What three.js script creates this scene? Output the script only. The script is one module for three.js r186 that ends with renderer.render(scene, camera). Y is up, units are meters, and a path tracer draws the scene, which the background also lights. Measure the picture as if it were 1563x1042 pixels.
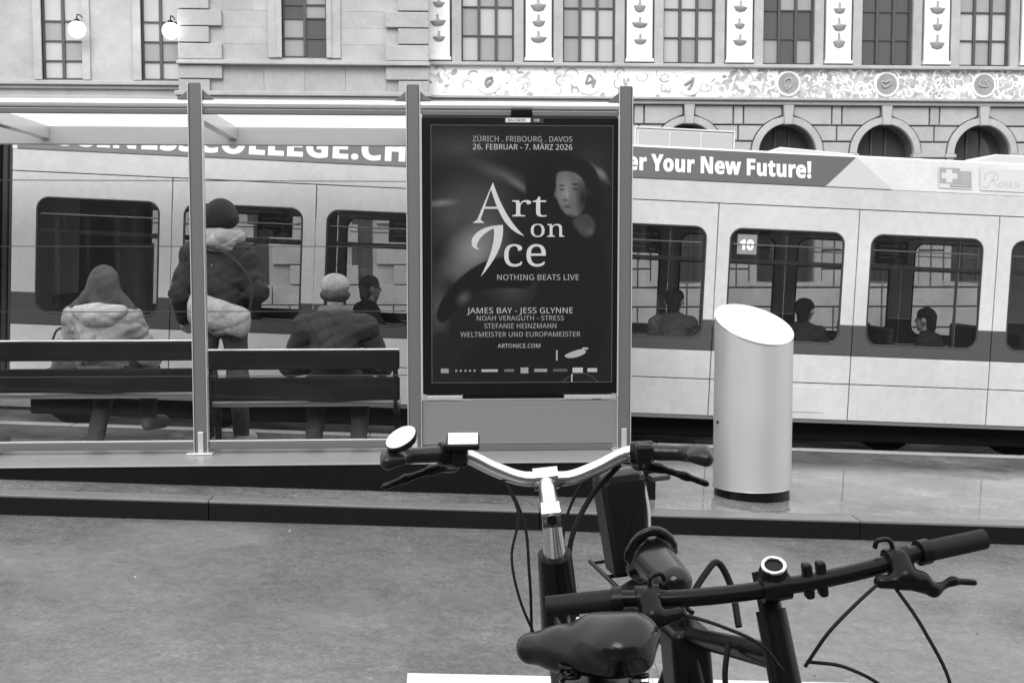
import * as THREE from 'three';
import { mergeGeometries } from 'three/addons/utils/BufferGeometryUtils.js';
import { RoundedBoxGeometry } from 'three/addons/geometries/RoundedBoxGeometry.js';

// ---------------------------------------------------------------- camera, sky, light, exposure
const scene = new THREE.Scene();
const FOCAL = 1850, GRADE = 0.043;                         // focal length in photo pixels; fall of the street per metre towards +x
const camera = new THREE.PerspectiveCamera(2 * Math.atan(521 / FOCAL) * 180 / Math.PI, 1563 / 1042, 0.1, 600);
camera.position.set(0, 1.62, 0);
const YAW = 3.3 * Math.PI / 180, PITCH = Math.atan(131 / FOCAL);
const FW = new THREE.Vector3(Math.sin(YAW) * Math.cos(PITCH), -Math.sin(PITCH), -Math.cos(YAW) * Math.cos(PITCH));
camera.lookAt(camera.position.clone().add(FW));
const RT = new THREE.Vector3(Math.cos(YAW), 0, Math.sin(YAW)), UP = new THREE.Vector3().crossVectors(RT, FW);

const renderer = new THREE.WebGLRenderer({ antialias: true });
renderer.toneMapping = THREE.LinearToneMapping;
renderer.toneMappingExposure = 1.65;
renderer.shadowMap.enabled = true;

function overcastSky() {                                   // an even, colourless overcast: a little brighter overhead than at the skyline
  const w = 64, h = 32, d = new Float32Array(w * h * 4);
  for (let j = 0; j < h; j++) for (let i = 0; i < w; i++) {
    const el = ((j + 0.5) / h - 0.5) * Math.PI;
    const s = Math.max(0, Math.sin(el));
    const L = el >= 0 ? 0.95 + 0.55 * s : 0.25;
    d.set([L, L, L, 1], (j * w + i) * 4);
  }
  const t = new THREE.DataTexture(d, w, h, THREE.RGBAFormat, THREE.FloatType);
  t.mapping = THREE.EquirectangularReflectionMapping;
  t.magFilter = THREE.LinearFilter; t.minFilter = THREE.LinearFilter; t.needsUpdate = true;
  return t;
}
const sky = overcastSky();
scene.background = sky; scene.environment = sky;
const sun = new THREE.DirectionalLight(new THREE.Color(1, 1, 1), 1.3);
sun.position.set(-10, 30, 26); sun.target.position.set(0, 0, -10);
sun.castShadow = true; sun.shadow.radius = 60; sun.shadow.mapSize.set(2048, 2048);
Object.assign(sun.shadow.camera, { left: -30, right: 30, top: 30, bottom: -30, near: 1, far: 120 });
scene.add(sun, sun.target);

// ---------------------------------------------------------------- helpers
const V = (x, y, z) => new THREE.Vector3(x, y, z);
let seed = 7;
const rnd = () => { seed = (seed * 1664525 + 1013904223) >>> 0; return seed / 4294967296; };
const rr = (a, b) => a + (b - a) * rnd();
const ground = (x, h = 0) => -GRADE * x + h;
function onPlane(px, py, z) {                              // photo pixel -> point on an upright plane z = const
  const r = FW.clone().multiplyScalar(FOCAL).addScaledVector(RT, px - 781.5).addScaledVector(UP, 521 - py);
  return camera.position.clone().addScaledVector(r, z / r.z);
}
function camPoint(px, py, depth) {
  const r = FW.clone().multiplyScalar(FOCAL).addScaledVector(RT, px - 781.5).addScaledVector(UP, 521 - py);
  return camera.position.clone().addScaledVector(r, depth / FOCAL);
}
const used = {};
function numbered(n) { used[n] = (used[n] || 0) + 1; return used[n] === 1 ? n : n + '_' + String(used[n] - 1).padStart(3, '0'); }
function thing(name, label, category, [x, y, z] = [0, 0, 0], group) {
  const o = new THREE.Group(); o.name = numbered(name); o.position.set(x, y, z);
  o.userData = { label, category }; if (group) o.userData.group = group;
  scene.add(o); return o;
}
function part(parent, name, geo, mat, label) {
  const m = new THREE.Mesh(geo, mat); m.name = name; m.castShadow = m.receiveShadow = true;
  if (label) m.userData.label = label;
  parent.add(m); return m;
}
function structure(name, geo, mat, label) {
  const m = new THREE.Mesh(geo, mat); m.name = numbered(name); m.castShadow = m.receiveShadow = true;
  m.userData = { kind: 'structure', label, category: name.replace(/_/g, ' ') }; scene.add(m); return m;
}
function box(x0, x1, y0, y1, z0, z1) {
  const g = new THREE.BoxGeometry(x1 - x0, y1 - y0, z1 - z0); g.translate((x0 + x1) / 2, (y0 + y1) / 2, (z0 + z1) / 2); return g;
}
function rbox(x0, x1, y0, y1, z0, z1, r = 0.01, s = 1) {
  const g = new RoundedBoxGeometry(x1 - x0, y1 - y0, z1 - z0, s, Math.min(r, (x1 - x0) / 2.01, (y1 - y0) / 2.01, (z1 - z0) / 2.01));
  g.translate((x0 + x1) / 2, (y0 + y1) / 2, (z0 + z1) / 2); return g;
}
function rod(a, b, r1, r2 = r1, n = 12) {
  const d = b.clone().sub(a), g = new THREE.CylinderGeometry(r2, r1, d.length(), n);
  g.applyQuaternion(new THREE.Quaternion().setFromUnitVectors(V(0, 1, 0), d.clone().normalize()));
  g.translate((a.x + b.x) / 2, (a.y + b.y) / 2, (a.z + b.z) / 2); return g;
}
const tube = (pts, r, n = 24, m = 8) => new THREE.TubeGeometry(new THREE.CatmullRomCurve3(pts), n, r, m);
const join = (list) => mergeGeometries(list.map((g) => { const q = g.index ? g.toNonIndexed() : g.clone(); for (const k of Object.keys(q.attributes)) if (!['position', 'normal', 'uv'].includes(k)) q.deleteAttribute(k); return q; }));
function slopeGeo(g) { const p = g.attributes.position; for (let i = 0; i < p.count; i++) p.setY(i, p.getY(i) - GRADE * p.getX(i)); g.computeVertexNormals(); return g; }
function metreUV(g, s = 1) {                               // uv in metres, chosen per face from the way it points
  const q = g.index ? g.toNonIndexed() : g; const p = q.attributes.position; const uv = new Float32Array(p.count * 2);
  const a = V(0, 0, 0), b = V(0, 0, 0), c = V(0, 0, 0), n = V(0, 0, 0);
  for (let i = 0; i < p.count; i += 3) {
    a.fromBufferAttribute(p, i); b.fromBufferAttribute(p, i + 1); c.fromBufferAttribute(p, i + 2);
    n.crossVectors(b.clone().sub(a), c.clone().sub(a));
    const ax = Math.abs(n.x), ay = Math.abs(n.y), az = Math.abs(n.z);
    for (let k = 0; k < 3; k++) { const v = [a, b, c][k];
      const [u, w] = ay >= ax && ay >= az ? [v.x, v.z] : az >= ax ? [v.x, v.y] : [v.z, v.y];
      uv[(i + k) * 2] = u * s; uv[(i + k) * 2 + 1] = w * s; }
  }
  q.setAttribute('uv', new THREE.BufferAttribute(uv, 2)); return q;
}
function shapeOf(pts) { const s = new THREE.Shape(); pts.forEach(([x, y], i) => i ? s.lineTo(x, y) : s.moveTo(x, y)); s.closePath(); return s; }
function extrude(shape, depth, z0 = 0, bevel = 0) {
  const g = new THREE.ExtrudeGeometry(shape, { depth: depth - 2 * bevel, bevelEnabled: bevel > 0, bevelThickness: bevel, bevelSize: bevel, bevelOffset: -bevel, bevelSegments: 1, curveSegments: 10 });
  g.translate(0, 0, z0 + bevel); return g;
}

// ---------------------------------------------------------------- textures
function valueNoise(size, cells, sd) {                     // tileable value noise
  let s = sd >>> 0; const R = () => { s = (s * 1664525 + 1013904223) >>> 0; return s / 4294967296; };
  const g = new Float32Array(cells * cells).map(() => R()); const out = new Float32Array(size * size);
  for (let y = 0; y < size; y++) for (let x = 0; x < size; x++) {
    const fx = x / size * cells, fy = y / size * cells, i = Math.floor(fx), j = Math.floor(fy);
    let u = fx - i, v = fy - j; u = u * u * (3 - 2 * u); v = v * v * (3 - 2 * v);
    const at = (a, b) => g[(b % cells) * cells + (a % cells)];
    out[y * size + x] = (at(i, j) * (1 - u) + at(i + 1, j) * u) * (1 - v) + (at(i, j + 1) * (1 - u) + at(i + 1, j + 1) * u) * v;
  }
  return out;
}
function layered(size, layers, sd) {
  const out = new Float32Array(size * size); let tot = 0;
  layers.forEach(([cells, w], k) => { const n = valueNoise(size, cells, sd + k * 977); tot += w; for (let i = 0; i < out.length; i++) out[i] += n[i] * w; });
  for (let i = 0; i < out.length; i++) out[i] /= tot; return out;
}
function greyTex(size, f, fn, srgb, rep = 1) {             // fn maps noise 0..1 to a byte value 0..255
  const d = new Uint8Array(size * size * 4);
  for (let i = 0; i < size * size; i++) { const v = Math.max(0, Math.min(255, fn(f[i], i % size, Math.floor(i / size)))); d.set([v, v, v, 255], i * 4); }
  const t = new THREE.DataTexture(d, size, size, THREE.RGBAFormat);
  t.wrapS = t.wrapT = THREE.RepeatWrapping; t.magFilter = THREE.LinearFilter; t.minFilter = THREE.LinearMipmapLinearFilter; t.generateMipmaps = true;
  if (srgb) t.colorSpace = THREE.SRGBColorSpace; t.repeat.set(rep, rep); t.needsUpdate = true; return t;
}
const grey = (l) => new THREE.Color().setRGB(l, l, l);
function mat(l, rough = 0.6, o = {}) { return new THREE.MeshStandardMaterial({ color: grey(l), roughness: rough, metalness: 0, side: THREE.DoubleSide, ...o }); }
function phys(l, rough, o = {}) { return new THREE.MeshPhysicalMaterial({ color: grey(l), roughness: rough, metalness: 0, side: THREE.DoubleSide, ...o }); }
function canvasTex(w, h, draw) {
  const c = document.createElement('canvas'); c.width = w; c.height = h; const x = c.getContext('2d'); draw(x, w, h);
  const t = new THREE.CanvasTexture(c); t.colorSpace = THREE.SRGBColorSpace; t.anisotropy = 8; return t;
}
const nCoarse = layered(512, [[4, 3], [9, 2], [20, 1.5], [60, 1], [128, 0.8]], 11);
const nFine = layered(512, [[40, 1], [110, 1.4], [256, 2]], 23);
const nPuddle = layered(512, [[3, 3], [7, 2.2], [15, 1.2], [40, 0.5]], 37);
const nCloth = layered(256, [[6, 2], [14, 1.5], [40, 1], [128, 1.2]], 51);
const asphaltMap = greyTex(512, nFine.map((v, i) => v * 0.62 + nCoarse[i] * 0.38), (v, x, y) => { const k = (v - 0.5); return 210 + 140 * k + (v > 0.7 ? 36 : 0); }, true, 1 / 1.9);
const asphaltBump = greyTex(512, nFine, (v) => v * 255, false, 1 / 1.9);
const asphaltRough = greyTex(512, nPuddle, (v) => 255 * Math.min(0.85, Math.max(0.22, 0.4 + (v - 0.5) * 1.2)), false, 1 / 5.3);
const wetRough = greyTex(512, nPuddle.map((v, i) => v * 0.8 + nCoarse[i] * 0.2), (v) => 255 * Math.min(0.6, Math.max(0.05, 0.17 + (v - 0.5) * 2.2)), false, 1 / 3.1);
const wetMap = greyTex(512, nCoarse.map((v, i) => v * 0.6 + nFine[i] * 0.4), (v) => 196 + 230 * (v - 0.5), true, 1 / 2.3);
const stoneMap = greyTex(512, nCoarse.map((v, i) => v * 0.7 + nFine[i] * 0.3), (v) => 226 + 66 * (v - 0.5), true, 1 / 2.7);
const stoneBump = greyTex(512, nFine, (v) => v * 255, false, 1 / 1.1);
const clothMap = greyTex(256, nCloth, (v) => 205 + 120 * (v - 0.5), true, 1 / 0.5);
const clothBump = greyTex(256, layered(256, [[5, 3], [11, 2], [24, 1], [90, 0.6]], 57), (v) => v * 255, false, 1 / 0.42);
const brushed = greyTex(256, layered(256, [[2, 1], [5, 1]], 71), (v, x, y) => 255 * (0.46 + 0.14 * v), false, 1);
const paintRough = greyTex(256, layered(256, [[5, 2], [13, 1], [60, 0.6]], 83), (v) => 255 * (0.28 + 0.35 * (v - 0.3)), false, 1 / 1.7);
const paintMap = greyTex(512, layered(512, [[4, 2], [11, 1], [50, 1], [200, 1]], 91), (v) => 238 + 44 * (v - 0.5), true, 1 / 2.3);

// ---------------------------------------------------------------- materials
const M = {
  asphalt: mat(0.185, 1, { map: asphaltMap, bumpMap: asphaltBump, bumpScale: 0.0005, roughnessMap: asphaltRough }),
  wetPlatform: mat(0.27, 1, { map: wetMap, roughnessMap: wetRough, bumpMap: asphaltBump, bumpScale: 0.00025 }),
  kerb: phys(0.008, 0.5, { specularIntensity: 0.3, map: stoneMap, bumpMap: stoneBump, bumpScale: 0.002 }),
  edge: mat(0.42, 0.35, { map: stoneMap }),
  kerbCap: mat(0.2, 0.3, { map: stoneMap, bumpMap: stoneBump, bumpScale: 0.0015 }),
  plinth: phys(0.006, 0.55, { specularIntensity: 0.22, map: stoneMap }),
  roadPaint: mat(0.6, 0.55, { map: stoneMap }),
  steel: mat(0.42, 0.34, { metalness: 0.85 }),
  postMetal: mat(0.125, 0.45, { metalness: 0.3 }),
  lightMetal: mat(0.6, 0.3, { metalness: 0.6 }),
  blackMetal: phys(0.005, 0.3, { specularIntensity: 0.28 }),
  glass: phys(0.95, 0.02, { transmission: 1, thickness: 0, ior: 1.5, specularIntensity: 0.5 }),
  opal: phys(0.97, 1, { transmission: 0.85, thickness: 0 }),
  seal: mat(0.03, 0.6),
  tramWhite: mat(0.64, 1, { map: paintMap, roughnessMap: paintRough }),
  tramGrey: mat(0.075, 0.32),
  tramDark: phys(0.008, 0.6, { specularIntensity: 0.3 }),
  tramInside: mat(0.3, 0.7),
  tramSeat: phys(0.02, 0.6, { specularIntensity: 0.4 }),
  tramGlass: phys(0.7, 0.03, { transmission: 1, thickness: 0, ior: 1.75 }),
  stone: mat(0.5, 0.85, { map: stoneMap, bumpMap: stoneBump, bumpScale: 0.006 }),
  stone2: mat(0.475, 0.85, { map: stoneMap, bumpMap: stoneBump, bumpScale: 0.006 }),
  stone3: mat(0.52, 0.85, { map: stoneMap, bumpMap: stoneBump, bumpScale: 0.006 }),
  joint: mat(0.17, 0.95, { map: stoneMap }),
  plaster: mat(0.49, 0.9, { map: stoneMap, bumpMap: stoneBump, bumpScale: 0.003 }),
  white: mat(0.9, 0.8, { map: paintMap }),
  mullion: mat(0.06, 0.6),
  ornament: mat(0.36, 0.8, { map: stoneMap }),
  paneLight: phys(0.42, 0.08, { specularIntensity: 1 }),
  paneMid: phys(0.28, 0.08, { specularIntensity: 1 }),
  paneDark: phys(0.06, 0.08, { specularIntensity: 1 }),
  rubber: phys(0.008, 0.75, { specularIntensity: 0.3 }),
  bikeBlack: phys(0.004, 0.22, { specularIntensity: 0.27 }),
  saddle: phys(0.004, 0.2, { specularIntensity: 0.55 }),
  gripBlack: phys(0.006, 0.6, { specularIntensity: 0.35 }),
  bikeSilver: mat(0.5, 0.16, { metalness: 0.97 }),
  mirror: mat(0.5, 0.05, { metalness: 1 }),
  screen: phys(0.3, 0.05, { clearcoat: 1, clearcoatRoughness: 0.03 }),
  skin: mat(0.42, 0.6),
};
// ---------------------------------------------------------------- ground, platform, pavement
{
  const g = new THREE.PlaneGeometry(360, 360, 8, 8); g.rotateX(-Math.PI / 2);
  structure('road', metreUV(slopeGeo(g)), M.asphalt, 'wet grey asphalt road in front of the tram stop');
}
const KERB_Z = -7.15, EDGE_Z = -10.05, STEP = 0.12;
const platform = structure('platform', metreUV(slopeGeo(box(-32, 32, -0.3, STEP, EDGE_Z + 0.14, KERB_Z - 0.16))), M.wetPlatform, 'wet sloping tram stop platform with reflections');
for (let x = -15.1; x < 15; x += 1.96) {
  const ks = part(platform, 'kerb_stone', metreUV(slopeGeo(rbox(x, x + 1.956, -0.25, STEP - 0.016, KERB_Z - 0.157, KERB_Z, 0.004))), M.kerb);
  part(ks, 'kerb_cap', metreUV(slopeGeo(rbox(x, x + 1.956, STEP - 0.0155, STEP + rr(0.0, 0.003), KERB_Z - 0.157, KERB_Z + 0.004, 0.005, 2))), M.kerbCap);
}
for (let x = -15; x < 15; x += 1.2) {
  part(platform, 'edge_stone', metreUV(slopeGeo(rbox(x, x + 1.195, -0.25, STEP + 0.004, EDGE_Z, EDGE_Z + 0.137, 0.01))), M.edge);
}
const NEAR_Z = -3.9;
const pavement = structure('pavement', metreUV(slopeGeo(box(-32, 32, -0.3, STEP, NEAR_Z + 0.16, 8))), M.asphalt, 'near pavement where the bicycles are parked');
for (let x = -9; x < 9; x += 1.5) part(pavement, 'kerb_stone', metreUV(slopeGeo(rbox(x, x + 1.492, -0.25, STEP, NEAR_Z, NEAR_Z + 0.156, 0.014, 2))), M.edge);
{
  const m = structure('road_marking', metreUV(slopeGeo(box(-0.14, 2.25, 0.001, 0.005, -4.6, -4.46))), M.roadPaint, 'white painted line on the road beside the pavement kerb');
  part(m, 'end_bar', metreUV(slopeGeo(box(-0.14, -0.02, 0.001, 0.005, -4.455, -3.92))), M.roadPaint);
}
{                                                          // small bits of grit and leaf scraps lying on the road
  const g = new THREE.IcosahedronGeometry(1, 0), n = 30, im = new THREE.InstancedMesh(g, mat(0.55, 0.7), n), m = new THREE.Matrix4();
  for (let i = 0; i < n; i++) {
    const z = -4.6 - 2.5 * Math.pow(rnd(), 0.8), x = rr(-0.42, 0.45) * -z * 0.98 + 0.058 * -z, r = rr(0.003, 0.007);
    m.compose(V(x, ground(x, r * 0.4), z), new THREE.Quaternion().setFromEuler(new THREE.Euler(rr(0, 3), rr(0, 3), 0)), V(r * rr(1, 2), r * 0.6, r));
    im.setMatrixAt(i, m); const c = rr(0.15, 0.7); im.setColorAt(i, grey(c));
  }
  im.name = 'grit'; im.userData = { kind: 'stuff', label: 'pale grit and scraps scattered on the wet asphalt', category: 'grit' }; im.castShadow = im.receiveShadow = true; scene.add(im);
}
for (const dz of [-10.72, -11.72]) structure('rail', slopeGeo(box(-32, 32, 0.002, 0.02, dz - 0.03, dz + 0.03)), M.steel, dz > -11 ? 'steel tram rail next to the platform edge' : 'steel tram rail on the far side of the track');

// ---------------------------------------------------------------- buildings behind
const BZ = -28.5;
function blockShape(yTop, yBot, lo, hi, gap) {             // a stone whose ends follow lo(y) and hi(y)
  const n = 6, pts = [];
  for (let i = 0; i <= n; i++) { const y = yBot + gap + (yTop - yBot - 2 * gap) * i / n; pts.push([hi(y) - gap, y]); }
  for (let i = n; i >= 0; i--) { const y = yBot + gap + (yTop - yBot - 2 * gap) * i / n; pts.push([lo(y) + gap, y]); }
  return shapeOf(pts);
}
const stones = [M.stone, M.stone2, M.stone3];
const pick = () => stones[Math.floor(rnd() * 3)];
function gridWindow(parent, x0, x1, y0, y1, cols, rows, z, panes) {   // rows: heights of the glazing bars
  const w = part(parent, 'window', box(x0, x1, y0, y1, z - 0.12, z - 0.08), M.mullion);
  const ys = [y0, ...rows, y1], b = 0.028;
  for (let c = 0; c < cols; c++) for (let r = 0; r + 1 < ys.length; r++) {
    const a = x0 + (x1 - x0) * c / cols + b, d = x0 + (x1 - x0) * (c + 1) / cols - b;
    part(w, 'pane', box(a, d, ys[r] + b * (r ? 0.7 : 1), ys[r + 1] - b * 0.7, z - 0.075, z - 0.06), panes());
  }
  const fr = [box(x0 - 0.03, x0 + b, y0, y1, z - 0.08, z - 0.02), box(x1 - b, x1 + 0.03, y0, y1, z - 0.08, z - 0.02), box(x0 + b, x1 - b, y0, y0 + 0.05, z - 0.08, z - 0.02)];
  for (let c = 1; c < cols; c++) { const x = x0 + (x1 - x0) * c / cols; fr.push(box(x - b * 1.15, x + b * 1.15, y0 + 0.05, y1, z - 0.06, z + 0.0)); }
  rows.forEach((y, i) => fr.push(box(x0 + b, x1 - b, y - b * (i === rows.length - 1 ? 1.3 : 0.6), y + b * (i === rows.length - 1 ? 1.3 : 0.6), z - 0.058, z - 0.02)));
  part(w, 'window_frame', join(fr), M.mullion);
  return w;
}
{ // decorated stone building with arched ground floor, painted frieze and ornamented pilasters
  const b = thing('stone_building', 'stone building with arched openings, pale ornamented frieze and white pilaster panels', 'building', [0, 0, 0]);
  const X0 = -0.36, X1 = 19, pitch = 2.36, cs = []; for (let k = -4; k <= 3; k++) cs.push(10.52 + pitch * k);
  const cy = 4.03, R = 0.69, RO = 0.87;
  const sh = shapeOf([[X0, -2], [X1, -2], [X1, 11], [X0, 11]]);
  for (const c of cs) {
    const h = new THREE.Path(); h.moveTo(c - R, 1.0); h.lineTo(c - R, cy); h.absarc(c, cy, R, Math.PI, 0, true); h.lineTo(c + R, 1.0); h.closePath(); sh.holes.push(h);
    const w = new THREE.Path(); w.moveTo(c - 0.61, 6.1); w.lineTo(c - 0.61, 9.6); w.lineTo(c + 0.61, 9.6); w.lineTo(c + 0.61, 6.1); w.closePath(); sh.holes.push(w);
  }
  part(b, 'wall', metreUV(extrude(sh, 0.6, BZ - 0.65)), M.joint);
  part(b, 'rear_wall', box(X0, X1, -2, 11, BZ - 6, BZ - 5.7), M.joint);
  part(b, 'roof', box(X0, X1, 11, 11.3, BZ - 6, BZ + 0.3), M.joint);
  const courses = [5.15, 4.69, 4.31, 3.93, 3.5, 3.06, 2.62, 2.18, 1.74, 1.3, 0.86, 0.4, -0.1, -0.6, -1.2];
  for (let j = 0; j + 1 < courses.length; j++) {
    const t = courses[j], o = courses[j + 1];
    for (let k = -1; k < cs.length; k++) {
      const edge = (c, s, y) => { if (y >= cy + RO) return c + s * 0.13; if (y > cy) return c + s * Math.max(0.13, Math.sqrt(RO * RO - (y - cy) ** 2)); return y > 0.95 ? c + s * RO : c; };
      const lo = k < 0 ? () => X0 : (y) => edge(cs[k], 1, y), hi = k + 1 < cs.length ? (y) => edge(cs[k + 1], -1, y) : () => X1;
      const n = j % 2 ? 2 : (k < 0 || j > 1) ? (j % 4 ? 1 : 2) : 3;
      for (let q = 0; q < n; q++) {
        const f0 = q / n, f1 = (q + 1) / n, sl = (f) => (y) => {
          const m = (lo((t + o) / 2) + hi((t + o) / 2)) / 2, w = j === 0 ? 0.5 : 1;
          return f === 0 ? lo(y) : f === 1 ? hi(y) : m + (f - 0.5) * w * pitch * 0.62; };
        if (hi((t + o) / 2) - lo((t + o) / 2) < 0.2) continue;
        part(b, 'stone_block', metreUV(extrude(blockShape(t, o, sl(f0), sl(f1), 0.018), 0.1 + rr(-0.008, 0.008), BZ - 0.05, 0.012)), pick());
      }
    }
  }
  for (const c of cs) {
    const a = new THREE.Shape(); a.absarc(c, cy, RO - 0.01, Math.PI, 0, true); a.lineTo(c + R, cy); a.absarc(c, cy, R, 0, Math.PI, false); a.closePath();
    part(b, 'arch_ring', metreUV(extrude(a, 0.14, BZ - 0.05, 0.015)), M.stone3);
    part(b, 'keystone', metreUV(extrude(shapeOf([[c - 0.09, cy + R - 0.02], [c + 0.09, cy + R - 0.02], [c + 0.125, 5.15], [c - 0.125, 5.15]]), 0.2, BZ - 0.05, 0.012)), M.stone3);
    for (const s of [-1, 1]) { part(b, 'jamb', metreUV(box(c + s * (RO + R) / 2 - 0.08, c + s * (RO + R) / 2 + 0.08, 0.9, cy - 0.09, BZ - 0.05, BZ + 0.07)), M.stone); part(b, 'impost', metreUV(rbox(c + s * (RO + R) / 2 - 0.13, c + s * (RO + R) / 2 + 0.13, cy - 0.09, cy, BZ - 0.05, BZ + 0.12, 0.015)), M.stone2); }
    const w = part(b, 'arched_window', metreUV(extrude((() => { const s = new THREE.Shape(); s.moveTo(c - R, 1); s.lineTo(c - R, cy); s.absarc(c, cy, R, Math.PI, 0, true); s.lineTo(c + R, 1); s.closePath(); return s; })(), 0.03, BZ - 0.5)), M.paneDark);
    part(w, 'window_frame', join([box(c - 0.2, c - 0.15, 1, cy + R - 0.06, BZ - 0.468, BZ - 0.42), box(c + 0.15, c + 0.2, 1, cy + R - 0.06, BZ - 0.468, BZ - 0.42), box(c - R, c + R, cy - 0.5, cy - 0.42, BZ - 0.466, BZ - 0.43)]), M.mullion);
  }
  part(b, 'cornice', metreUV(join([rbox(X0 - 0.05, X1, 5.15, 5.24, BZ - 0.04, BZ + 0.16, 0.02), rbox(X0 - 0.05, X1, 5.243, 5.31, BZ - 0.04, BZ + 0.24, 0.02)])), M.stone);
  part(b, 'ledge', metreUV(rbox(X0 - 0.02, X1, 6.0, 6.085, BZ - 0.04, BZ + 0.16, 0.02)), M.stone);
  const frieze = canvasTex(2048, 80, (x, w, h) => {         // painted and weathered scrollwork: pale at one end, worn to grey at the other
    let s = 5; const R2 = () => { s = (s * 1664525 + 1013904223) >>> 0; return s / 4294967296; };
    const L = X1 - X0, worn = (u) => Math.max(0, Math.min(1, ((u * L + X0) - 6.2) / 3.6));
    x.fillStyle = '#f4f4f4'; x.fillRect(0, 0, w, h); x.lineCap = 'round';
    for (let i = 0; i < 5200; i++) { const u = R2(), k = worn(u); if (R2() > 0.015 + 0.9 * k) continue; const g = 150 + R2() * 45 | 0; x.fillStyle = `rgb(${g},${g},${g})`; x.beginPath(); x.ellipse(u * w, R2() * h, 3 + R2() * 12, 2 + R2() * 5, R2() * 3, 0, 7); x.fill(); }
    for (let i = 0; i < 620; i++) { const u = R2(), k = worn(u); if (R2() > 0.35 + 0.65 * k) continue; const y = h * (0.12 + 0.78 * R2()), r = 4 + R2() * 13; const g = (R2() < k ? 225 + R2() * 30 : 150 + R2() * 60) | 0; x.strokeStyle = `rgb(${g},${g},${g})`; x.lineWidth = 1.5 + R2() * 3.5; const a = R2() * 6.28; x.beginPath(); x.arc(u * w, y, r, a, a + 1.5 + R2() * 2.4); x.stroke(); if (R2() > 0.55) { x.fillStyle = x.strokeStyle; x.beginPath(); x.ellipse(u * w + r * Math.cos(a), y + r * Math.sin(a), 2 + R2() * 5, 1.5 + R2() * 2.5, a, 0, 7); x.fill(); } }
  });
  frieze.wrapS = THREE.RepeatWrapping;
  const fg = box(X0, X1, 5.31, 6.0, BZ - 0.04, BZ + 0.03); { const p = fg.attributes.position, u = fg.attributes.uv; for (let i = 0; i < p.count; i++) u.setXY(i, (p.getX(i) - X0) / (X1 - X0), (p.getY(i) - 5.31) / 0.69); }
  part(b, 'frieze', fg, mat(0.95, 0.8, { map: frieze }));
  for (const c of cs) {
    const med = part(b, 'medallion', (() => { const g = new THREE.TorusGeometry(0.27, 0.035, 8, 36); g.translate(c, 5.655, BZ + 0.035); return g; })(), M.white);
    const old = c > 7;
    part(med, 'disc', (() => { const g = new THREE.CylinderGeometry(0.245, 0.26, 0.03, 32); g.rotateX(Math.PI / 2); g.translate(c, 5.655, BZ + 0.045); return g; })(), old ? M.ornament : M.white);
    const q = [], n = 5 + Math.floor(rnd() * 3), a0 = rnd() * 6; for (let i = 0; i < n; i++) { const a = a0 + i * rr(0.8, 1.5), r = rr(0.03, 0.16); q.push(V(c + r * Math.cos(a), 5.655 + r * 1.1 * Math.sin(a), BZ + rr(0.062, 0.078))); }
    part(med, 'relief', tube(q, rr(0.022, 0.034), 26, 6), old ? M.stone3 : M.ornament);
    const tone = c > 9.8 && c < 11 ? () => M.paneDark : c > 7.5 && c < 9 ? () => (rnd() > 0.5 ? M.paneDark : M.paneMid) : () => (rnd() > 0.4 ? M.paneLight : M.paneMid);
    gridWindow(b, c - 0.6, c + 0.6, 6.11, 9.6, 3, [6.72, 7.38, 8.1, 8.8], BZ - 0.1, tone);
    for (const s of [-1, 1]) part(b, 'window_surround', metreUV(rbox(c + s * 0.72 - 0.11, c + s * 0.72 + 0.11, 6.085, 10.4, BZ - 0.045, BZ + 0.05, 0.015)), M.stone);
    part(b, 'lintel', metreUV(rbox(c - 0.83, c + 0.83, 9.62, 9.9, BZ - 0.045, BZ + 0.07, 0.015)), M.stone);
  }
  for (let k = -4; k <= 4; k++) {
    const c = 10.52 + pitch * (k - 0.5), l = k === -4 ? Math.max(X0 + 0.04, c - 0.3) : c - 0.3;
    const p = part(b, 'pilaster_panel', metreUV(rbox(l, c + 0.3, 6.2, 10.2, BZ - 0.045, BZ + 0.075, 0.015)), M.white);
    part(p, 'panel_foot', metreUV(rbox(l - 0.03, c + 0.33, 6.12, 6.197, BZ - 0.045, BZ + 0.13, 0.015)), M.white);
    for (let q = 0; q < 7; q++) {
      const y = 6.62 + q * 0.385, r = 0.13 + 0.03 * ((q + k) & 1);
      const bowl = new THREE.LatheGeometry([[0.02, -0.1], [r * 0.75, -0.07], [r, 0], [r * 1.15, 0.03], [r * 0.6, 0.045], [0.035, 0.06], [0.02, 0.13], [0.03, 0.17], [0.001, 0.2]].map(([x, yy]) => new THREE.Vector2(x, yy)), 12);
      bowl.scale(rr(0.82, 1.15), rr(0.8, 1.2), 0.3); bowl.rotateZ(rr(-0.09, 0.09)); bowl.translate((l + c + 0.3) / 2 + rr(-0.015, 0.015), y + rr(-0.02, 0.02), BZ + 0.085); part(p, 'ornament', bowl, M.ornament);
    }
  }
}
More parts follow.
